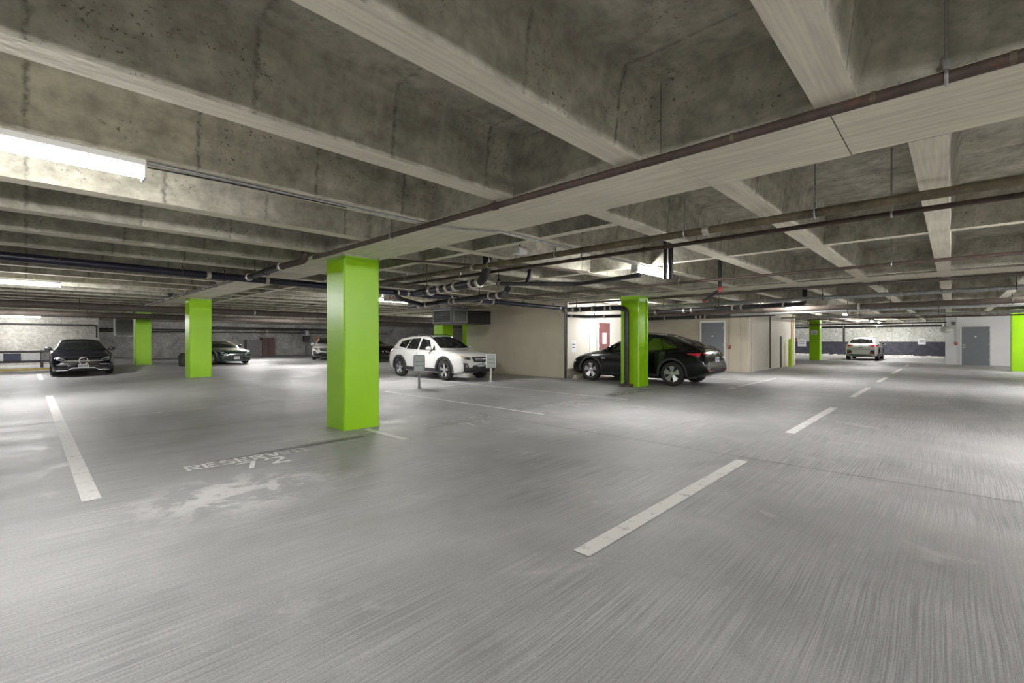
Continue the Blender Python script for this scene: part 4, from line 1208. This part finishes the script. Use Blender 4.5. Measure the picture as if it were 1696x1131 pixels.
# ---- white crossover
def xo_parts(c):
    G, K = M['glass'], M['cladding']
    c.patch('windscreen', G, 'f', [(-0.66, 1.10), (-0.35, 1.085), (0, 1.08), (0.35, 1.085), (0.66, 1.10)], [(-0.53, 1.462), (-0.3, 1.485), (0, 1.49), (0.3, 1.485), (0.53, 1.462)], nu=16, nv=8)
    c.patch('rear_window', G, 'r', [(-0.64, 1.16), (0, 1.13), (0.64, 1.16)], [(-0.53, 1.40), (0, 1.445), (0.53, 1.40)], nu=12, nv=6)
    c.both('front_quarter_window', G, [(1.48, 1.01), (1.64, 1.015)], [(1.60, 1.14), (1.68, 1.20)], nu=4)
    c.both('front_door_window', G, [(1.69, 1.015), (2.42, 1.03)], [(1.99, 1.37), (2.40, 1.43)], nu=8, nv=6)
    c.both('rear_door_window', G, [(2.52, 1.035), (3.20, 1.06)], [(2.49, 1.445), (3.04, 1.43)], nu=8, nv=6)
    c.both('rear_quarter_window', G, [(3.25, 1.065), (3.74, 1.14)], [(3.09, 1.425), (3.66, 1.33)], nu=6, nv=5)
    c.arch_trim(K, 0.085, 0.016)
    c.both('sill_cladding', K, [(1.30, 0.245), (3.10, 0.255)], [(1.30, 0.40), (3.10, 0.415)], off=0.012, nu=12, nv=3)
    c.patch('front_lip', K, 'f', [(-0.72, 0.30), (0, 0.28), (0.72, 0.30)], [(-0.72, 0.42), (-0.4, 0.47), (0, 0.45), (0.4, 0.47), (0.72, 0.42)], off=0.012, nu=16, nv=3)
    c.patch('lower_intake', M['rubber'], 'f', [(-0.42, 0.40), (0.42, 0.40)], [(-0.34, 0.53), (0.34, 0.53)], off=0.016, nu=10, nv=2)
    c.patch('grille', M['rubber'], 'f', [(-0.30, 0.63), (0.30, 0.63)], [(-0.40, 0.80), (0.40, 0.80)], off=0.014, nu=10, nv=4)
    for z in (0.665, 0.70, 0.735, 0.77):
        c.patch('grille_bar', K, 'f', [(-0.31, z), (0.31, z)], [(-0.31, z + 0.012), (0.31, z + 0.012)], off=0.024, nu=8, nv=1)
    c.patch('grille_trim', M['rim'], 'f', [(-0.24, 0.722), (0.24, 0.722)], [(-0.24, 0.732), (0.24, 0.732)], off=0.028, nu=8, nv=1)
    p, n = c.hit('f', 0, 0.725)
    mb = MB(); mb.torus((0, 0, 0), 0.05, 0.007, 'x', 20, 6); mb.v = [(x, y * 1.3, z * 0.72) for x, y, z in mb.v]
    for (yy, zz) in ((-0.03, 0.008), (0.0, 0.012), (0.025, -0.008), (-0.01, -0.014), (0.04, 0.006)): mb.box(-0.006, 0.006, yy - 0.006, yy + 0.006, zz - 0.006, zz + 0.006)
    mb.build('badge', M['chrome'], c.root, True, (p.x + 0.04, 0, 0.725))
    for sg in (1, -1):
        f = lambda pl: [(sg * a, b) for a, b in pl]
        h = c.patch('headlamp', M['lamp_clear'], 'f', f([(0.44, 0.705), (0.58, 0.70), (0.70, 0.735)]), f([(0.45, 0.79), (0.60, 0.825), (0.735, 0.845)]), off=0.012, nu=8, nv=4)
        c.patch('lamp_bezel', M['lamp_dark'], 'f', f([(0.50, 0.725), (0.62, 0.73)]), f([(0.50, 0.775), (0.62, 0.79)]), off=0.018, nu=4, nv=2, parent=h)
        c.patch('indicator', M['lamp_amber'], 'f', f([(0.67, 0.76), (0.735, 0.79)]), f([(0.68, 0.825), (0.745, 0.85)]), off=0.017, nu=4, nv=2, parent=h)
        fg = c.patch('fog_lamp_bezel', K, 'f', f([(0.52, 0.40), (0.74, 0.41)]), f([(0.60, 0.60), (0.76, 0.62)]), off=0.014, nu=6, nv=5)
        p, n = c.hit('f', sg * 0.66, 0.51)
        mb = MB(); mb.lathe([(0.05, 0), (0.05, 0.03), (0.035, 0.035)], 'x', 14); mb.build('fog_lamp', M['lamp_clear'], fg, True, (p.x - 0.005, sg * 0.66, 0.51))
        tl = c.patch('tail_lamp', M['lamp_red'], 'r', f([(0.52, 0.93), (0.73, 0.92)]), f([(0.48, 1.02), (0.72, 1.05)]), off=0.012, nu=6, nv=3)
        c.patch('reverse_lamp', M['lamp_clear'], 'r', f([(0.42, 0.955), (0.53, 0.945)]), f([(0.40, 1.01), (0.50, 1.015)]), off=0.016, nu=4, nv=2, parent=tl)
        rb = c.patch('bumper_corner', K, 'r', f([(0.46, 0.40), (0.73, 0.40)]), f([(0.52, 0.68), (0.74, 0.69)]), off=0.012, nu=5, nv=4)
        c.patch('rear_reflector', M['lamp_red'], 'r', f([(0.56, 0.46), (0.68, 0.46)]), f([(0.58, 0.56), (0.69, 0.57)]), off=0.02, nu=4, nv=2, parent=rb)
        sd = 'R' if sg < 0 else 'L'
        c.patch('side_tail_lamp', M['lamp_red'], sd, [(4.06, 0.93), (4.30, 0.93)], [(4.02, 1.02), (4.22, 1.04)], off=0.012, nu=4, nv=2, parent=tl)
    c.patch('rear_lip', K, 'r', [(-0.62, 0.36), (0, 0.34), (0.62, 0.36)], [(-0.60, 0.42), (0, 0.41), (0.60, 0.42)], off=0.012, nu=10, nv=2)
    c.patch('tailgate_strip', M['cladding'], 'r', [(-0.52, 0.735), (0.52, 0.735)], [(-0.52, 0.76), (0.52, 0.76)], off=0.010, nu=8, nv=1)
    c.plate('f', 0.55); c.plate('r', 0.86)
    p, n = c.hit('r', 0, 0.99)
    mb = MB(); mb.torus((0, 0, 0), 0.05, 0.010, 'x', 18, 6); mb.v = [(x, y * 1.3, z * 0.72) for x, y, z in mb.v]; mb.build('badge', M['chrome'], c.root, True, (p.x - 0.012, 0, 0.99))
    c.mirrors(1.66, 1.02, c.paint)
    c.handle(2.30, 0.93, c.paint); c.handle(3.16, 0.95, c.paint)
    c.seam([(2.46, 0.42), (2.47, 0.75), (2.46, 1.03)]); c.seam([(1.42, 0.42), (1.40, 0.75), (1.45, 0.98)]); c.seam([(3.05, 0.42), (3.28, 0.75), (3.24, 1.05)])
    rails(c, 1.95, 3.70, 1.5, 0.50, K)
    mb = MB(); p, n = c.hit('t', 3.55, 0); mb.add([(-0.08, -0.02, 0), (0.08, -0.02, 0), (0.08, 0.02, 0), (-0.08, 0.02, 0), (-0.07, 0, 0.06), (-0.03, 0, 0.065)], [(0, 1, 5, 4), (1, 2, 5), (2, 3, 4, 5), (3, 0, 4), (0, 3, 2, 1)])
    mb.build('roof_antenna', c.paint, c.root, False, (p.x, 0, p.z - 0.01))


XO = dict(L=4.465, W=0.90, R=0.345, axles=(0.90, 3.565), roof=0.70, spokes=5, split=0.16, sw=(0.03, 0.020), nose=0.80,
          zt=[(0, .64), (.03, .78), (.12, .86), (.35, .945), (.8, 1.01), (1.2, 1.06), (1.4, 1.15), (1.7, 1.34), (2.0, 1.475), (2.25, 1.535), (2.7, 1.555), (3.2, 1.545), (3.65, 1.505), (3.95, 1.455), (4.12, 1.27), (4.24, 1.12), (4.36, 1.02), (4.43, .92), (4.465, .70)],
          zb=[(0, .58), (.12, .78), (.5, .87), (1.2, .935), (2.2, .985), (3.2, 1.025), (3.9, 1.06), (4.2, 1.0), (4.4, .85), (4.465, .62)],
          z0=[(0, .40), (.1, .29), (.4, .23), (1.5, .215), (3.2, .22), (4.1, .26), (4.3, .34), (4.465, .42)], parts=[xo_parts])

g1 = 'white crossovers'
c = Car('crossover', XO, M['car_white'], 'white crossover with black cladding parked nose-out behind two post signs', g1)
WHITE = c.root
WHITE.location = (10.66, 13.86, 0); WHITE.rotation_euler = (0, 0, -PI / 2 + 0.01)
far = copy_tree(WHITE)
far['label'] = 'small distant white crossover seen from behind at the far dado wall'
far.location = (40.6, 4.42, 0); far.rotation_euler = (0, 0, 0.0)
third = copy_tree(WHITE)
third['label'] = 'pale parked car half hidden left of the nearest green column'
third.location = (15.0, 32.6, 0); third.rotation_euler = (0, 0, -PI / 2 - 0.5)


# ---- black electric hatchback
def ev_parts(c):
    G = M['glass']
    c.patch('windscreen', G, 'f', [(-0.70, 1.10), (0, 1.07), (0.70, 1.10)], [(-0.56, 1.50), (0, 1.545), (0.56, 1.50)], nu=14, nv=8)
    c.patch('rear_window', G, 't', [(4.36, -0.50), (4.42, 0), (4.36, 0.50)], [(3.55, -0.50), (3.50, 0), (3.55, 0.50)], nu=12, nv=8)
    c.patch('glass_roof', G, 't', [(3.30, -0.52), (3.30, 0.52)], [(2.35, -0.54), (2.35, 0.54)], nu=8, nv=8)
    c.both('front_quarter_window', M['glass_light'], [(1.40, 1.02), (1.62, 1.03)], [(1.60, 1.15), (1.70, 1.22)], nu=4)
    c.both('front_door_window', M['glass_light'], [(1.68, 1.03), (2.50, 1.05)], [(2.06, 1.40), (2.46, 1.48)], nu=8, nv=6)
    c.both('rear_door_window', G, [(2.58, 1.05), (3.42, 1.085)], [(2.54, 1.485), (3.25, 1.42)], nu=8, nv=6)
    c.both('rear_quarter_window', G, [(3.47, 1.09), (3.86, 1.14)], [(3.30, 1.41), (3.78, 1.27)], nu=6, nv=5)
    c.arch_trim(M['cladding'], 0.06, 0.012)
    c.both('sill_cladding', M['cladding'], [(1.28, 0.21), (3.32, 0.22)], [(1.28, 0.32), (3.32, 0.33)], off=0.010, nu=12, nv=2)
    for sg in (1, -1):
        f = lambda pl: [(sg * a, b) for a, b in pl]
        sd = 'R' if sg < 0 else 'L'
        c.patch('headlamp', M['lamp_clear'], 'f', f([(0.46, 0.68), (0.72, 0.74)]), f([(0.48, 0.72), (0.74, 0.83)]), off=0.012, nu=6, nv=3)
        tl = c.patch('tail_lamp', M['lamp_red'], sd, [(4.26, 0.955), (4.56, 0.90)], [(4.20, 0.985), (4.58, 1.00)], off=0.012, nu=8, nv=3)
        c.patch('rear_lamp', M['lamp_dark'], 'r', f([(0.46, 0.92), (0.76, 0.86)]), f([(0.46, 0.98), (0.74, 0.99)]), off=0.014, nu=6, nv=3, parent=tl)
        c.patch('tail_lamp_band', M['lamp_red'], 'r', f([(0.60, 0.95), (0.76, 0.95)]), f([(0.60, 0.99), (0.74, 1.00)]), off=0.018, nu=4, nv=2, parent=tl)
        c.patch('lower_reflector', M['lamp_red'], 'r', f([(0.42, 0.475), (0.74, 0.50)]), f([(0.42, 0.495), (0.74, 0.52)]), off=0.014, nu=4, nv=1)
        c.patch('side_repeater', M['chrome'], sd, [(1.30, 0.76), (1.46, 0.76)], [(1.30, 0.79), (1.46, 0.79)], off=0.010, nu=3, nv=1)
    c.patch('rear_diffuser', M['cladding'], 'r', [(-0.66, 0.40), (0, 0.37), (0.66, 0.40)], [(-0.70, 0.47), (0, 0.47), (0.70, 0.47)], off=0.012, nu=10, nv=2)
    c.patch('front_intake', M['cladding'], 'f', [(-0.62, 0.30), (0.62, 0.30)], [(-0.58, 0.40), (0.58, 0.40)], off=0.012, nu=10, nv=2)
    mb = MB(); pts = []
    for i in range(11):
        y = -0.62 + 1.24 * i / 10; p, n = c.hit('t', 4.50 - 0.10 * abs(y / 0.62) ** 3, y); pts.append((p.x, y, p.z + 0.012))
    mb.tube(pts, 0.024, 8); mb.build('spoiler', M['car_black'], c.root, True)
    c.plate('r', 0.80)
    c.mirrors(1.62, 1.04, c.paint)
    c.handle(2.36, 0.90, M['chrome']); c.handle(3.34, 0.93, c.paint)
    c.seam([(2.52, 0.34), (2.53, 0.7), (2.52, 1.04)]); c.seam([(1.34, 0.34), (1.34, 0.7), (1.40, 0.98)])
    p, n = c.hit('r', 0, 0.92)
    mb = MB(); mb.box(-0.004, 0.004, -0.05, 0.05, 0.03, 0.045); mb.add([(-0.004, -0.014, 0.03), (-0.004, 0.014, 0.03), (-0.004, 0, -0.05), (0.004, -0.014, 0.03), (0.004, 0.014, 0.03), (0.004, 0, -0.05)], [(0, 1, 2), (5, 4, 3), (0, 2, 5, 3), (1, 4, 5, 2), (0, 3, 4, 1)])
    mb.build('badge', M['chrome'], c.root, False, (p.x - 0.012, 0, 0.94))


EV = dict(L=4.75, W=0.96, R=0.362, axles=(0.86, 3.75), roof=0.63, spokes=5, split=0.0, sw=(0.035, 0.088), nose=0.78, tail=0.80, crown=0.09,
          zt=[(0, .56), (.04, .69), (.2, .81), (.5, .93), (.9, 1.02), (1.2, 1.08), (1.5, 1.23), (1.9, 1.46), (2.2, 1.58), (2.55, 1.625), (2.95, 1.605), (3.4, 1.535), (3.9, 1.385), (4.3, 1.225), (4.52, 1.135), (4.60, 1.06), (4.68, .90), (4.73, .78), (4.75, .62)],
          zb=[(0, .5), (.2, .74), (.6, .86), (1.2, .955), (2.4, 1.0), (3.5, 1.045), (4.2, 1.07), (4.5, 1.03), (4.7, .72), (4.75, .55)],
          z0=[(0, .36), (.15, .23), (.5, .19), (4.0, .20), (4.45, .28), (4.75, .44)], parts=[ev_parts])
c = Car('hatchback', EV, M['car_black'], 'black fastback hatchback parked nose-in behind the drain pipe column')
c.root.location = (14.27, 7.46, 0); c.root.rotation_euler = (0, 0, PI / 2)


# ---- blue-black coupe, front view
def coupe_parts(c):
    G = M['glass']
    c.patch('windscreen', G, 'f', [(-0.70, 0.985), (0, 0.965), (0.70, 0.985)], [(-0.53, 1.285), (0, 1.33), (0.53, 1.285)], nu=14, nv=8)
    c.both('side_window', G, [(1.75, 0.955), (3.35, 0.985)], [(2.1, 1.20), (3.1, 1.20)], nu=10, nv=5)
    c.patch('rear_window', G, 't', [(3.95, -0.50), (3.95, 0.50)], [(3.2, -0.48), (3.2, 0.48)], nu=8, nv=6)
    big = c.sp.get('star')
    if big:
        c.patch('grille', M['lamp_dark'], 'f', [(-0.40, 0.46), (0, 0.45), (0.40, 0.46)], [(-0.46, 0.64), (0, 0.65), (0.46, 0.64)], off=0.012, nu=12, nv=4)
        c.patch('grille_blade', M['chrome'], 'f', [(-0.44, 0.555), (-0.1, 0.545), (0.1, 0.545), (0.44, 0.555)], [(-0.44, 0.585), (-0.1, 0.585), (0.1, 0.585), (0.44, 0.585)], off=0.026, nu=10, nv=1)
        p, n = c.hit('f', 0, 0.565)
        mb = MB(); mb.torus((0, 0, 0), 0.125, 0.014, 'x', 28, 6)
        for k in range(3):
            a = PI / 2 + 2 * PI * k / 3
            mb.add([(0.006, 0.03 * math.sin(a), -0.03 * math.cos(a)), (0.006, -0.03 * math.sin(a), 0.03 * math.cos(a)), (0.004, 0.12 * math.cos(a), 0.12 * math.sin(a)), (0.025, 0, 0)], [(0, 2, 3), (2, 1, 3), (0, 1, 2), (0, 3, 1)])
        mb.build('badge', M['chrome'], c.root, True, (p.x + 0.05, 0, 0.565))
        c.patch('bumper_blade', M['chrome'], 'f', [(-0.74, 0.215), (-0.46, 0.21), (-0.32, 0.29), (0.32, 0.29), (0.46, 0.21), (0.74, 0.215)], [(-0.74, 0.25), (-0.44, 0.245), (-0.30, 0.325), (0.30, 0.325), (0.44, 0.245), (0.74, 0.25)], off=0.022, nu=20, nv=1)
    else:
        c.patch('grille', M['lamp_dark'], 'f', [(-0.34, 0.36), (0.34, 0.36)], [(-0.40, 0.62), (0.40, 0.62)], off=0.012, nu=10, nv=4)
        c.patch('grille_trim', M['chrome'], 'f', [(-0.34, 0.615), (0.34, 0.615)], [(-0.34, 0.632), (0.34, 0.632)], off=0.02, nu=8, nv=1)
    for sg in (1, -1):
        f = lambda pl: [(sg * a, b) for a, b in pl]
        h = c.patch('headlamp', M['lamp_clear'], 'f', f([(0.42, 0.53), (0.60, 0.565), (0.74, 0.60)]), f([(0.47, 0.60), (0.62, 0.69), (0.76, 0.72)]), off=0.012, nu=8, nv=4)
        c.patch('lamp_bezel', M['lamp_dark'], 'f', f([(0.52, 0.57), (0.68, 0.60)]), f([(0.52, 0.60), (0.68, 0.655)]), off=0.018, nu=4, nv=2, parent=h)
        c.patch('side_intake', M['rubber'], 'f', f([(0.46, 0.31), (0.72, 0.315)]), f([(0.44, 0.42), (0.74, 0.42)]), off=0.012, nu=6, nv=3)
        c.patch('side_fin', M['steel'], 'f', f([(0.44, 0.44), (0.74, 0.43)]), f([(0.44, 0.455), (0.74, 0.445)]), off=0.02, nu=5, nv=1)
    c.patch('lower_intake', M['rubber'], 'f', [(-0.40, 0.26), (0.40, 0.26)], [(-0.30, 0.35), (0.30, 0.35)], off=0.010, nu=8, nv=2)
    c.plate('f', 0.375, off=0.045)
    c.mirrors(1.75, 0.95, M['lamp_dark'])
    c.arch_trim(c.paint, 0.03, 0.006)
    p, n = c.hit('t', 0.22, 0)
    mb = MB(); mb.lathe([(0.032, 0), (0.03, 0.006)], 'z', 14); mb.build('bonnet_badge', M['chrome'], c.root, True, (p.x, 0, p.z))


COUPE = dict(L=4.70, W=0.905, R=0.335, axles=(0.80, 3.64), roof=0.66, spokes=10, split=0.0, sw=(0.016, 0.014), nose=0.80, star=True,
             zt=[(0, .52), (.03, .64), (.12, .715), (.5, .82), (1.0, .905), (1.35, .95), (1.6, 1.06), (2.0, 1.26), (2.3, 1.365), (2.65, 1.40), (3.1, 1.375), (3.6, 1.235), (4.0, 1.09), (4.4, 1.01), (4.62, .97), (4.68, .8), (4.7, .6)],
             zb=[(0, .47), (.12, .66), (.5, .76), (1.2, .85), (2.2, .905), (3.4, .93), (4.3, .95), (4.6, .85), (4.7, .55)],
             z0=[(0, .20), (.1, .16), (.4, .15), (4.2, .18), (4.5, .26), (4.7, .4)], parts=[coupe_parts])
c = Car('coupe', COUPE, M['car_ink'], 'blue-black coupe facing out at the left beside the guard rail')
c.root.location = (1.55, 26.15, 0.02); c.root.rotation_euler = (0, 0, -PI / 2 - 0.02)
SPORT = dict(COUPE); SPORT['star'] = False
SPORT['zt'] = [(s, z if s > 4.5 or s < 1.3 else z - 0.05) for s, z in COUPE['zt']]
c = Car('sports_car', SPORT, M['car_green'], 'dark green low car facing out behind the second green column')
c.root.location = (7.85, 31.4, 0); c.root.rotation_euler = (0, 0, -PI / 2 + 0.12)
SALOON = dict(COUPE); SALOON['star'] = False
SALOON['zt'] = [(s, z + 0.13 * min(1, max(0, (s - 0.1) / 0.3))) if s < 4.65 else (s, z) for s, z in COUPE['zt']]
SALOON['zb'] = [(s, z + 0.09 * min(1, max(0, (s - 0.1) / 0.3))) if s < 4.5 else (s, z) for s, z in COUPE['zb']]
c = Car('saloon', SALOON, M['car_black'], 'black car just left of the white crossover tail, behind it')
c.root.location = (15.4, 27.6, 0); c.root.rotation_euler = (0, 0, -PI / 2 + 0.25)
